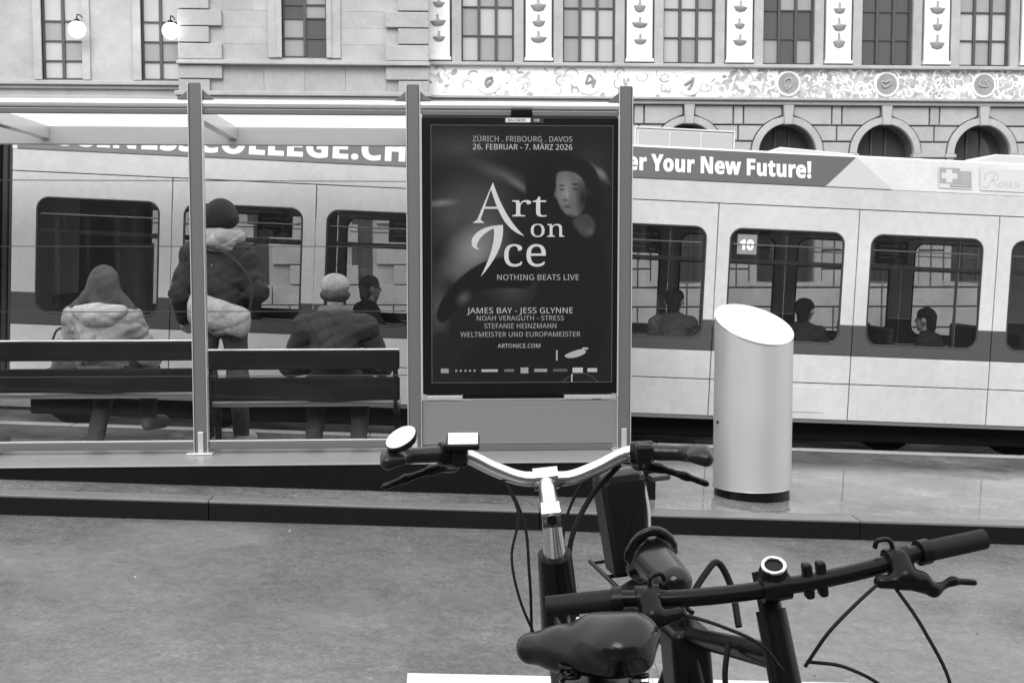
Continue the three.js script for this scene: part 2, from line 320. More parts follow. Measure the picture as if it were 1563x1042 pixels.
{ // projecting stone pavilion with quoins
  const PZ = -27.9, XL = onPlane(275, 60, PZ).x, XR = onPlane(651, 60, PZ).x;
  const b = thing('stone_pavilion', 'projecting ashlar stone bay with alternating quoins beside the decorated building', 'building');
  const w0 = onPlane(430, 60, PZ).x, w1 = onPlane(498, 60, PZ).x, yS = onPlane(460, 88, PZ).y;
  const sh = shapeOf([[XL, -2], [XR, -2], [XR, 11], [XL, 11]]); const h = new THREE.Path(); h.moveTo(w0, yS); h.lineTo(w0, 9.6); h.lineTo(w1, 9.6); h.lineTo(w1, yS); h.closePath(); sh.holes.push(h);
  part(b, 'wall', metreUV(extrude(sh, 0.55, PZ - 0.6)), M.stone2);
  part(b, 'side_wall', metreUV(join([box(XL, XL + 0.3, -2, 11, PZ - 5, PZ - 0.61), box(XR - 0.3, XR, -2, 11, PZ - 5, PZ - 0.61)])), M.plaster);
  const yL = onPlane(460, 100, PZ).y, yLt = onPlane(460, 92.5, PZ).y, yC = onPlane(460, 141, PZ).y, qh = 0.37;
  const surround = 0.32, qLong = 0.92, qShort = 0.64;
  // walling above the ledge
  for (let j = 0; j < 13; j++) {
    const y = yLt + j * qh, y1 = y + qh, odd = j % 2;
    const long = !odd;
    for (const s of [-1, 1]) { const e = s < 0 ? XL : XR, q = e - s * ((j + (s > 0 ? 1 : 1)) % 2 ? qLong : qShort); const a = Math.min(e, q), d = Math.max(e, q);
      part(b, 'quoin', metreUV(rbox(a - (s < 0 ? 0.05 : 0), d + (s > 0 ? 0.05 : 0), y + 0.012, y1 - 0.012, PZ - 0.3, PZ + 0.06, 0.016)), pick()); }
    const xa = XL + (long ? qLong : qShort), xd = XR - (long ? qLong : qShort), spans = y1 > yS && y < 9.6 ? [[xa, w0 - surround], [w1 + surround, xd]] : [[xa, xd]];
    for (const [p, q] of spans) { const n = Math.max(1, Math.round((q - p) / 0.85)), off = odd ? 0.5 : 0; const cuts = [p]; for (let i = 1; i <= n; i++) { const c = p + (q - p) * (i - off) / n; if (c < q - 0.1 && c > p + 0.1) cuts.push(c); } cuts.push(q);
      for (let i = 0; i + 1 < cuts.length; i++) part(b, 'stone_block', metreUV(box(cuts[i] + 0.004, cuts[i + 1] - 0.003, y + 0.003, y1 - 0.003, PZ - 0.06, PZ - 0.045 + rr(-0.002, 0.002))), pick()); }
  }
  for (const [a, d] of [[w0 - surround, w0], [w1, w1 + surround]]) { part(b, 'window_surround', metreUV(rbox(a + 0.005, d, yS, 9.9, PZ - 0.3, PZ + 0.0, 0.012)), M.stone3); part(b, 'window_moulding', metreUV(rbox(a === w1 ? w1 : d - 0.12, a === w1 ? w1 + 0.12 : d, yS + 0.003, 9.6, PZ - 0.28, PZ + 0.04, 0.012)), M.stone3); }
  gridWindow(b, w0 + 0.01, w1 - 0.01, yS + 0.01, 9.6, 2, [yS + 0.46, yS + 0.9, yS + 1.2, yS + 1.9, yS + 2.6], PZ - 0.12, () => (rnd() > 0.6 ? M.paneMid : M.paneDark));
  part(b, 'ledge', metreUV(join([rbox(XL - 0.08, XR + 0.08, yL, yL + 0.06, PZ - 0.3, PZ + 0.16, 0.015), rbox(XL - 0.05, XR + 0.05, yL + 0.062, yLt - 0.002, PZ - 0.3, PZ + 0.1, 0.012)])), M.stone);
  // band under the ledge
  const ym = (yL + yC) / 2 - 0.02;
  for (const s of [-1, 1]) { const e = s < 0 ? XL : XR; for (const [a0, a1, q] of [[ym, yL, qLong], [yC, ym, qShort]]) { const o = e - s * q; part(b, 'quoin', metreUV(rbox(Math.min(e, o) - (s < 0 ? 0.05 : 0), Math.max(e, o) + (s > 0 ? 0.05 : 0), a0 + 0.012, a1 - 0.012, PZ - 0.3, PZ + 0.06, 0.016)), pick()); } }
  { const p = XL + qLong, q = XR - qLong; for (let i = 0; i < 4; i++) part(b, 'band_slab', metreUV(box(p + (q - p) * i / 4 + 0.004, p + (q - p) * (i + 1) / 4 - 0.004, yC + 0.004, yL - 0.004, PZ - 0.06, PZ - 0.03 + rr(-0.003, 0.003))), pick()); }
  part(b, 'cornice', metreUV(join([rbox(XL - 0.12, XR + 0.12, yC - 0.1, yC, PZ - 0.3, PZ + 0.2, 0.02), rbox(XL - 0.08, XR + 0.08, yC - 0.2, yC - 0.102, PZ - 0.3, PZ + 0.12, 0.02)])), M.stone);
  for (let j = 0; j < 13; j++) { const y1 = yC - 0.2 - j * 0.46, n = 7, off = j % 2 ? 0.5 : 0; const cuts = [XL]; for (let i = 0; i <= n; i++) { const c = XL + (XR - XL) * (i + off) / n; if (c > XL + 0.15 && c < XR - 0.15) cuts.push(c); } cuts.push(XR);
    for (let i = 0; i + 1 < cuts.length; i++) { if (j > 2 && j < 9 && (i === 2 || i === 5)) continue; part(b, 'rusticated_block', metreUV(rbox(cuts[i] + 0.012, cuts[i + 1] - 0.012, y1 - 0.46 + 0.012, y1 - 0.012, PZ - 0.06, PZ + 0.05 + rr(-0.01, 0.01), 0.014)), pick()); } }
  for (const [a, d] of [[2, 3], [5, 6]]) part(b, 'ground_floor_window', box(XL + (XR - XL) * (a - 0.2) / 7, XL + (XR - XL) * (d - 0.6) / 7, yC - 0.2 - 9 * 0.46, yC - 0.2 - 3 * 0.46, PZ - 0.055, PZ - 0.04), M.paneDark);
}
{ // plain plastered facade
  const XR = onPlane(275, 60, BZ).x - 0.02, XL = -18;
  const b = thing('plastered_building', 'plain pale grey plastered facade with tall cross-barred windows and globe lamps', 'building');
  const sill = onPlane(100, 122, BZ).y, wins = [[63, 125], [215, 272], [-89, -27]].map(([a, c]) => [onPlane(a, 60, BZ).x, onPlane(c, 60, BZ).x]);
  const sh = shapeOf([[XL, -2], [XR, -2], [XR, 11], [XL, 11]]);
  for (const [a, c] of wins) { const h = new THREE.Path(); h.moveTo(a, sill); h.lineTo(a, 9.2); h.lineTo(c, 9.2); h.lineTo(c, sill); h.closePath(); sh.holes.push(h); }
  part(b, 'wall', metreUV(extrude(sh, 0.5, BZ - 0.5)), M.plaster);
  const T = onPlane(100, 31, BZ).y;
  for (const [a, c] of wins) {
    gridWindow(b, a + 0.01, c - 0.01, sill + 0.01, 9.2, 2, [sill + (T - sill) / 3, sill + (T - sill) * 2 / 3, T, T + 0.8].map((v) => v), BZ - 0.08, () => (rnd() > 0.25 ? M.paneLight : M.paneMid));
    for (const s of [0, 1]) part(b, 'window_surround', metreUV(s ? rbox(c, c + 0.18, sill, 9.5, BZ - 0.1, BZ + 0.06, 0.012) : rbox(a - 0.18, a, sill, 9.5, BZ - 0.1, BZ + 0.06, 0.012)), M.stone3);
  }
  part(b, 'ledge', metreUV(join([rbox(XL, XR, sill - 0.12, sill - 0.03, BZ - 0.01, BZ + 0.16, 0.015), rbox(XL, XR, sill - 0.2, sill - 0.122, BZ - 0.01, BZ + 0.08, 0.015)])), M.stone);
  part(b, 'cornice', metreUV(rbox(XL, XR, 5.05, 5.25, BZ - 0.01, BZ + 0.15, 0.02)), M.stone);
}
const globeGlow = mat(0.9, 0.4, { emissive: new THREE.Color(1, 1, 1), emissiveIntensity: 1.1 });
for (const [px, py, lab] of [[117, 45, 'lit white globe lamp on the plastered facade, farther from the ashlar bay'], [260, 47, 'lit white globe lamp on the plastered facade beside the ashlar bay']]) {
  const p = onPlane(px, py, BZ + 0.45);
  const t = thing('globe_lamp', lab, 'lamp', [p.x, p.y, p.z], 'globe lamps on the facade');
  part(t, 'globe', new THREE.SphereGeometry(0.19, 28, 18), globeGlow);
  part(t, 'cap', (() => { const g = new THREE.CylinderGeometry(0.05, 0.08, 0.06, 16); g.translate(0, 0.2, 0); return g; })(), M.blackMetal);
  part(t, 'bracket', tube([V(0, 0.22, 0), V(0, 0.32, -0.02), V(0, 0.36, -0.2), V(0, 0.34, -0.46)], 0.014, 16, 6), M.blackMetal);
  const l = new THREE.PointLight(0xffffff, 1.2, 0, 2); l.position.set(p.x, p.y, p.z + 0.24); l.castShadow = true; l.shadow.radius = 9; l.name = 'globe_light'; scene.add(l);
}
{ // the other side of the street, behind the viewer: dark facade that the glass and polished metal mirror
  const b = thing('opposite_building', 'dark stone row building on the other side of the street', 'building'), z = 13;
  part(b, 'wall', metreUV(box(-32, 32, -2, 9.5, z, z + 0.6)), mat(0.2, 0.9, { map: stoneMap }));
  for (let k = -9; k <= 9; k++) for (const y of [0.6, 4.1, 7]) { const w = part(b, 'window', box(k * 3.2 - 0.75, k * 3.2 + 0.75, y, y + 2.1, z - 0.03, z - 0.002), M.paneDark); part(w, 'window_frame', join([box(k * 3.2 - 0.85, k * 3.2 - 0.75, y, y + 2.1, z - 0.08, z - 0.002), box(k * 3.2 + 0.75, k * 3.2 + 0.85, y, y + 2.1, z - 0.08, z - 0.002), box(k * 3.2 - 0.03, k * 3.2 + 0.03, y, y + 2.1, z - 0.06, z - 0.031)]), M.stone); }
  part(b, 'cornice', metreUV(box(-32, 32, 9.5, 9.9, z - 0.4, z + 0.6)), M.joint);
}
// ---------------------------------------------------------------- tram stop shelter
const SZ = -8.05, PLINTH = 0.305, POSTS = [-4.4, -2.995, -1.59, -0.185, 1.215];
{
  const s = thing('tram_shelter', 'glass and steel tram stop shelter with opal roof on a dark level plinth', 'shelter');
  const pl = extrude(shapeOf([[-5.2, ground(-5.2, STEP) - 0.05], [1.36, ground(1.36, STEP) - 0.05], [1.36, PLINTH], [-5.2, PLINTH]]), 0.62, -8.22, 0.008);
  part(s, 'plinth', metreUV(pl), M.plinth);
  const cap = rbox(-5.21, 1.37, PLINTH, PLINTH + 0.012, -8.23, -7.592, 0.005);
  part(s, 'plinth_cap', metreUV(cap), mat(0.3, 0.3, { map: stoneMap }));
  for (const x of POSTS) {
    const p = part(s, 'post', rbox(x - 0.04, x + 0.04, PLINTH + 0.012, 2.735, SZ - 0.035, SZ + 0.035, 0.006), M.postMetal);
    part(p, 'edge_strip', join([rbox(x - 0.047, x - 0.0405, PLINTH + 0.013, 2.73, SZ - 0.02, SZ + 0.045, 0.003), rbox(x + 0.0405, x + 0.047, PLINTH + 0.013, 2.73, SZ - 0.02, SZ + 0.045, 0.003)]), M.lightMetal);
    part(p, 'foot_plate', join([rbox(x - 0.085, x + 0.085, PLINTH + 0.013, PLINTH + 0.026, SZ - 0.08, SZ + 0.1, 0.004), rbox(x - 0.018, x + 0.018, PLINTH + 0.027, PLINTH + 0.16, SZ + 0.037, SZ + 0.052, 0.004)]), M.lightMetal);
  }
  for (let i = 0; i + 1 < POSTS.length; i++) {
    const a = POSTS[i] + 0.048, b = POSTS[i + 1] - 0.048;
    part(s, 'top_tube', rod(V(a, 2.6, SZ), V(b, 2.6, SZ), 0.03, 0.03, 16), M.lightMetal);
    part(s, 'top_channel', rbox(a, b, 2.535, 2.567, SZ - 0.02, SZ + 0.02, 0.004), M.postMetal);
    for (const [e, d] of [[a, 1], [b, -1]]) part(s, 'tube_bracket', extrude(shapeOf([[e, 2.63], [e + d * 0.07, 2.63], [e, 2.69]]), 0.03, SZ - 0.015, 0.003), M.postMetal);
    if (i < 3) {
      part(s, 'bottom_rail', rbox(a, b, 0.345, 0.395, SZ - 0.022, SZ + 0.022, 0.006), M.postMetal);
      part(s, 'rail_lip', rbox(a, b, 0.3965, 0.404, SZ - 0.012, SZ + 0.024, 0.002), M.lightMetal);
      for (let k = 0; k < 5; k++) {
        const y0 = 0.405 + k * 0.426, g = new THREE.PlaneGeometry(b - a, 0.42); g.translate((a + b) / 2, y0 + 0.21, SZ);
        part(s, 'glass_pane', g, M.glass);
        if (k) part(s, 'pane_seal', box(a, b, y0 - 0.0055, y0 - 0.0005, SZ - 0.004, SZ + 0.004), M.seal);
      }
    }
  }
  const zb = -9.47, x0 = -5.15, x1 = 1.3;
  for (const x of POSTS) part(s, 'rafter', rbox(x - 0.035, x + 0.035, 2.5, 2.6, zb + 0.03, SZ - 0.04, 0.006), M.lightMetal);
  for (let i = 0; i + 1 < POSTS.length; i++) part(s, 'roof_pane', (() => { const g = new THREE.PlaneGeometry(POSTS[i + 1] - POSTS[i] - 0.008, 1.6); g.rotateX(-Math.PI / 2); g.translate((POSTS[i] + POSTS[i + 1]) / 2, 2.606, zb + 0.56); return g; })(), M.opal);
  part(s, 'rear_beam', rbox(x0, x1, 2.462, 2.6, zb - 0.05, zb + 0.028, 0.006), mat(0.5, 0.5));
  for (const x of [-4.4, 1.215]) part(s, 'rear_post', rbox(x - 0.035, x + 0.035, ground(x, STEP), 2.46, zb - 0.04, zb + 0.02, 0.006), M.postMetal);
}

// ---------------------------------------------------------------- poster display
{
  const x0 = -0.128, x1 = 1.163, y0 = 0.7, y1 = 2.53, t = thing('poster_display', 'black framed advertising poster case hung between two shelter posts', 'poster display', [0, 0, 0]);
  part(t, 'case', rbox(x0, x1, y0, y1, SZ - 0.07, SZ + 0.045, 0.012, 2), phys(0.004, 0.35, { specularIntensity: 0.4 }));
  part(t, 'edge_trim', join([rbox(x0 - 0.016, x0 - 0.001, y0 - 0.02, y1 + 0.01, SZ - 0.03, SZ + 0.05, 0.004), rbox(x1 + 0.001, x1 + 0.012, y0 - 0.02, y1 + 0.01, SZ - 0.03, SZ + 0.05, 0.004)]), M.lightMetal);
  part(t, 'hanger', rbox(0.455, 0.595, y1 + 0.001, 2.575, SZ + 0.032, SZ + 0.05, 0.005), M.blackMetal);
  part(t, 'lower_strip', join([rbox(x0 + 0.02, x0 + 0.26, 0.664, 0.694, SZ - 0.03, SZ + 0.03, 0.006), rbox(x1 - 0.35, x1 - 0.03, 0.664, 0.694, SZ - 0.03, SZ + 0.03, 0.006)]), M.lightMetal);
  part(t, 'lower_strip_centre', rbox(x0 + 0.262, x1 - 0.352, 0.668, 0.694, SZ - 0.03, SZ + 0.02, 0.006), M.blackMetal);
  part(t, 'lower_panel', rbox(x0 - 0.01, x1 + 0.012, 0.36, 0.655, SZ - 0.02, SZ + 0.02, 0.006), mat(0.155, 0.6));
  part(t, 'support_bar', rbox(x0 + 0.02, x1 - 0.02, PLINTH + 0.013, 0.358, SZ - 0.02, SZ + 0.02, 0.004), M.postMetal);
  const px0 = 657, px1 = 934, py0 = 190, py1 = 583, W = 1108, H = 1572;   // the printed sheet
  const tex = canvasTex(W, H, (c) => {
    const X = (x) => (x - px0) / (px1 - px0) * W, Y = (y) => (y - py0) / (py1 - py0) * H, S = W / (px1 - px0);
    c.fillStyle = '#1d1d1d'; c.fillRect(0, 0, W, H);
    const blob = (x, y, rx, ry, g, a, rot = 0) => { c.save(); c.translate(X(x), Y(y)); c.rotate(rot); c.scale(rx * S, ry * S); const q = c.createRadialGradient(0, 0, 0, 0, 0, 1); q.addColorStop(0, `rgba(${g},${g},${g},${a})`); q.addColorStop(1, `rgba(${g},${g},${g},0)`); c.fillStyle = q; c.beginPath(); c.arc(0, 0, 1, 0, 7); c.fill(); c.restore(); };
    const poly = (pts, g, a = 1) => { c.fillStyle = `rgba(${g},${g},${g},${a})`; c.beginPath(); pts.forEach(([x, y], i) => i ? c.lineTo(X(x), Y(y)) : c.moveTo(X(x), Y(y))); c.closePath(); c.fill(); };
    const smooth = (pts, g, a = 1) => { c.fillStyle = `rgba(${g},${g},${g},${a})`; c.beginPath(); const n = pts.length; for (let i = 0; i < n; i++) { const p = pts[i], q = pts[(i + 1) % n], m = [(p[0] + q[0]) / 2, (p[1] + q[1]) / 2]; i ? c.quadraticCurveTo(X(p[0]), Y(p[1]), X(m[0]), Y(m[1])) : c.moveTo(X(m[0]), Y(m[1])); } const p = pts[0], q = pts[1]; c.quadraticCurveTo(X(p[0]), Y(p[1]), X((p[0] + q[0]) / 2), Y((p[1] + q[1]) / 2)); c.fill(); };
    // printed mist
    blob(700, 225, 80, 34, 72, 0.8); blob(720, 300, 70, 60, 80, 0.7); blob(760, 262, 60, 16, 90, 0.8, 0.35); blob(790, 280, 34, 9, 120, 0.8, 0.6); blob(690, 330, 50, 60, 85, 0.7); blob(672, 308, 34, 8, 150, 0.7, -0.1);
    blob(725, 385, 60, 50, 140, 0.85, -0.5); blob(745, 350, 45, 55, 110, 0.7); blob(700, 410, 50, 30, 110, 0.7); blob(668, 470, 22, 60, 95, 0.8); blob(780, 440, 46, 34, 70, 0.8); blob(900, 250, 40, 50, 50, 0.8); blob(912, 262, 30, 8, 120, 0.9, 0.75); blob(740, 300, 60, 30, 70, 0.6);
    // dark figure, seen in shadow
    c.filter = `blur(${Math.round(0.9 * S)}px)`;
    smooth([[800, 228], [860, 232], [905, 245], [920, 300], [912, 345], [925, 400], [930, 500], [900, 583], [700, 583], [690, 540], [815, 470], [822, 400], [815, 330], [800, 300]], 24, 0.96);
    poly([[828, 232], [800, 300], [850, 320], [870, 250]], 22, 0.9);
    // arm sweeping down
    blob(720, 372, 44, 34, 150, 0.6, -0.6); smooth([[742, 392], [700, 420], [672, 455], [662, 482], [676, 494], [694, 470], [720, 440], [770, 436], [815, 440], [815, 385]], 20, 0.97); blob(706, 452, 18, 12, 110, 0.75, -0.8);
    smooth([[664, 500], [690, 512], [670, 560], [657, 575], [657, 520]], 30, 0.9);
    // generic face in half light
    smooth([[846, 270], [850, 258], [866, 256], [884, 262], [893, 282], [894, 300], [888, 322], [876, 330], [862, 326], [852, 312], [848, 300], [843, 296], [847, 286]], 104, 0.95);
    blob(860, 288, 14, 30, 150, 0.7); blob(889, 300, 14, 36, 22, 0.95); c.filter = 'none'; blob(856, 281, 7, 2.2, 30, 0.9); blob(877, 279, 8, 2.4, 24, 0.9); blob(856, 287, 5.5, 3, 40, 0.9); blob(877, 286, 6, 3, 34, 0.9); blob(864, 295, 3, 10, 165, 0.5); blob(861, 303, 6, 2.5, 50, 0.75); blob(864, 313, 8, 2.4, 40, 0.85); blob(866, 319, 6, 2, 120, 0.5); blob(868, 327, 12, 3.5, 40, 0.7); c.filter = `blur(${Math.round(0.9 * S)}px)`;
    smooth([[872, 332], [893, 320], [908, 336], [906, 356], [890, 362], [872, 340]], 66, 0.9); blob(888, 345, 10, 14, 84, 0.6, -0.5); blob(899, 350, 8, 9, 100, 0.7); blob(899, 290, 5, 10, 74, 0.8);
    smooth([[844, 262], [856, 240], [890, 240], [912, 262], [914, 300], [902, 308], [896, 280], [880, 262], [862, 258]], 26, 1);
    blob(918, 262, 14, 6, 150, 0.6, 0.9);
    c.filter = 'none';
    // lettering
    const text = (s, x, y, w, h, font, g = 205) => { c.save(); c.font = `${Math.round(h * S * 1.38)}px ${font}`; const m = c.measureText(s).width; c.translate(X(x), Y(y)); c.scale(w * S / m, 1); c.fillStyle = `rgb(${g},${g},${g})`; c.textBaseline = 'alphabetic'; c.fillText(s, 0, 0); c.restore(); };
    text('ZÜRICH . FRIBOURG . DAVOS', 720, 215, 152, 8.2, 'sans-serif', 170);
    text('26. FEBRUAR - 7. MÄRZ 2026', 720, 227, 152, 8.2, 'bold sans-serif', 200);
    c.strokeStyle = c.fillStyle = 'rgb(212,212,212)'; c.lineCap = 'round';
    const path = (d) => { c.beginPath(); d(); c.closePath(); c.fill(); };
    // A with a long swept leg
    path(() => { c.moveTo(X(751), Y(276)); c.quadraticCurveTo(X(768), Y(330), X(799), Y(358)); c.quadraticCurveTo(X(778), Y(352), X(765), Y(330)); c.quadraticCurveTo(X(755), Y(312), X(748), Y(287)); c.lineTo(X(732), Y(333)); c.lineTo(X(738), Y(338)); c.lineTo(X(720), Y(338)); c.lineTo(X(727), Y(333)); c.closePath(); });
    c.fillRect(X(736), Y(313.5), 24 * S, 3 * S);
    text('rt', 778, 328, 56, 33, 'serif', 212); text('on', 806, 359, 55, 26, 'serif', 212); text('ce', 764, 404, 71, 45, 'serif', 212);
    // I with a looped head
    path(() => { c.moveTo(X(766), Y(341)); c.quadraticCurveTo(X(770), Y(378), X(732), Y(420)); c.quadraticCurveTo(X(756), Y(372), X(752), Y(346)); c.quadraticCurveTo(X(728), Y(358), X(726), Y(374)); c.quadraticCurveTo(X(730), Y(378), X(730), Y(378)); c.quadraticCurveTo(X(716), Y(378), X(719), Y(362)); c.quadraticCurveTo(X(730), Y(342), X(766), Y(341)); });
    text('NOTHING BEATS LIVE', 756, 425, 127, 8.5, 'sans-serif', 175);
    text('JAMES BAY - JESS GLYNNE', 712, 476, 162, 9, 'bold sans-serif', 190);
    text('NOAH VERAGUTH - STRESS', 725, 487, 135, 7.5, 'sans-serif', 165);
    text('STEFANIE HEINZMANN', 737, 499, 112, 7.5, 'sans-serif', 165);
    text('WELTMEISTER UND EUROPAMEISTER', 701, 512, 184, 7.5, 'sans-serif', 165);
    text('ARTONICE.COM', 758, 529, 66, 6.2, 'bold sans-serif', 190);
    for (const [x, w, h, g] of [[671, 12, 7, 150], [693, 3, 3, 160], [700, 3, 3, 160], [707, 3, 3, 160], [714, 3, 3, 160], [721, 3, 3, 160], [733, 25, 4, 175], [768, 15, 4, 110], [793, 12, 9, 160], [814, 20, 5, 150], [843, 22, 4, 95], [873, 16, 8, 190], [896, 15, 6, 185]]) { c.fillStyle = `rgb(${g},${g},${g})`; c.fillRect(X(x), Y(564 - h / 2), w * S, h * S); }
    c.fillStyle = 'rgb(170,170,170)'; c.fillRect(X(847.5), Y(533), 2.5 * S, 16 * S); smooth([[858, 542], [870, 536], [888, 530], [896, 536], [884, 543], [868, 546]], 175); c.fillRect(X(888), Y(529), 9 * S, 3 * S);
    c.strokeStyle = 'rgb(80,80,80)'; c.lineWidth = 1.2 * S; c.beginPath(); c.arc(X(885), Y(603), 34 * S, 3.6, 5.8); c.stroke(); c.fillStyle = 'rgb(190,190,190)'; c.fillRect(X(871), Y(570), 2 * S, 13 * S);
    c.strokeStyle = 'rgb(95,95,95)'; c.lineWidth = 1.5 * S; c.strokeRect(1, 1, W - 2, H - 2);
  });
  const a = onPlane(px0, py0, SZ + 0.045), d = onPlane(px1, py1, SZ + 0.045), g = new THREE.PlaneGeometry(d.x - a.x, a.y - d.y); g.translate((a.x + d.x) / 2, (a.y + d.y) / 2, SZ + 0.048);
  part(t, 'poster', g, phys(0.66, 0.6, { map: tex, specularIntensity: 0.3 }), 'dark printed event poster with pale lettering');
  const hd = canvasTex(256, 40, (c) => { c.fillStyle = '#161616'; c.fillRect(0, 0, 256, 40); c.fillStyle = '#cfcfcf'; c.fillRect(10, 5, 160, 30); c.fillStyle = '#161616'; c.font = 'bold 27px sans-serif'; c.fillText('BALIMER', 22, 30); c.fillStyle = '#bbbbbb'; c.fillText('HD', 192, 30); });
  const h0 = onPlane(769, 180, SZ), h1 = onPlane(829, 189, SZ), hg = new THREE.PlaneGeometry(h1.x - h0.x, h0.y - h1.y); hg.translate((h0.x + h1.x) / 2, (h0.y + h1.y) / 2, SZ + 0.048);
  part(t, 'header_label', hg, mat(0.9, 0.5, { map: hd }));
}

// ---------------------------------------------------------------- benches
function bench(xa, xb, top, label) {
  const xm = (xa + xb) / 2, gy = ground(xm, STEP), t = thing('bench', label, 'bench', [0, 0, 0], 'benches inside the tram shelter'), z = -8.5, seat = top - 0.385;
  const dark = phys(0.006, 0.5, { specularIntensity: 0.35 });
  part(t, 'back_board', rbox(xa, xb, top - 0.145, top - 0.014, z - 0.02, z + 0.02, 0.008), dark);
  part(t, 'back_board', rbox(xa, xb, top - 0.365, top - 0.2, z - 0.03, z + 0.01, 0.008), dark);
  part(t, 'top_rail', rbox(xa, xb, top - 0.012, top, z - 0.022, z + 0.022, 0.005), M.lightMetal);
  for (let k = 0; k < 3; k++) part(t, 'seat_board', rbox(xa, xb, seat - 0.03, seat, z - 0.06 - k * 0.14 - 0.128, z - 0.06 - k * 0.14, 0.008), mat(0.35, 0.35));
  for (const x of [xa + 0.03, xb - 0.03]) {
    const y = ground(x, STEP);
    const l = part(t, 'leg', rbox(x - 0.02, x + 0.02, y, seat - 0.031, z - 0.3, z - 0.25, 0.005), dark);
    part(l, 'leg_bracket', join([rbox(x - 0.02, x + 0.02, seat - 0.07, seat - 0.032, z - 0.46, z + 0.01, 0.005), rbox(x - 0.015, x + 0.015, seat - 0.03, top - 0.2, z + 0.011, z + 0.026, 0.004)]), dark);
    part(t, 'back_support', rbox(x - 0.018, x + 0.018, top - 0.2, top - 0.145, z - 0.015, z + 0.012, 0.003), dark);
  }
  return { seat, z };
}
const benchL = bench(-4.25, -1.655, onPlane(150, 519, -8.48).y, 'black slatted bench under the shelter, the higher of the two up the slope');
const benchR = bench(-1.645, -0.3, onPlane(450, 532.5, -8.48).y, 'black slatted bench under the shelter next to the poster case');

// ---------------------------------------------------------------- litter bin
{
  const c = V(2.05, 0, -7.86), gy = ground(c.x, STEP), r = 0.256, t = thing('litter_bin', 'round brushed steel litter bin with a slanted bright top', 'litter bin', [c.x, gy, c.z]);
  const topY = (x, z) => 1.16 - gy - 0.155 * x - 0.44 * z, N = 72;
  const bodyGeo = (() => { const g = new THREE.CylinderGeometry(r, r, 1, N, 8, true); const p = g.attributes.position; for (let i = 0; i < p.count; i++) { const f = p.getY(i) + 0.5, x = p.getX(i), z = p.getZ(i); p.setY(i, 0.06 + (topY(x, z) - 0.06) * f); } g.computeVertexNormals(); return g; })();
  part(t, 'body', bodyGeo, mat(0.52, 1, { metalness: 0.7, roughnessMap: brushed }));
  const pts = []; for (let i = 0; i < N; i++) { const a = i / N * Math.PI * 2; pts.push(V(Math.cos(a) * (r + 0.002), 0, Math.sin(a) * (r + 0.002))); }
  const tp = new THREE.CylinderGeometry(r + 0.002, r + 0.002, 0.012, N); { const p = tp.attributes.position; for (let i = 0; i < p.count; i++) p.setY(i, topY(p.getX(i), p.getZ(i)) + p.getY(i) + 0.007); tp.computeVertexNormals(); }
  part(t, 'top_plate', tp, mat(0.52, 0.25, { metalness: 0.7 }));
  part(t, 'base', (() => { const g = new THREE.CylinderGeometry(r - 0.012, r - 0.008, 0.06, N); g.translate(0, 0.03, 0); return slopeGeo(g); })(), M.blackMetal);
  part(t, 'lower_rim', (() => { const g = new THREE.TorusGeometry(r, 0.004, 6, N); g.rotateX(Math.PI / 2); g.translate(0, 0.064, 0); return g; })(), M.steel);
  part(t, 'lock', (() => { const g = new THREE.CylinderGeometry(0.009, 0.009, 0.012, 12); g.rotateX(Math.PI / 2); g.rotateY(-1.3); g.translate(-r * 0.97, 0.5, r * 0.26); return g; })(), M.blackMetal);
}
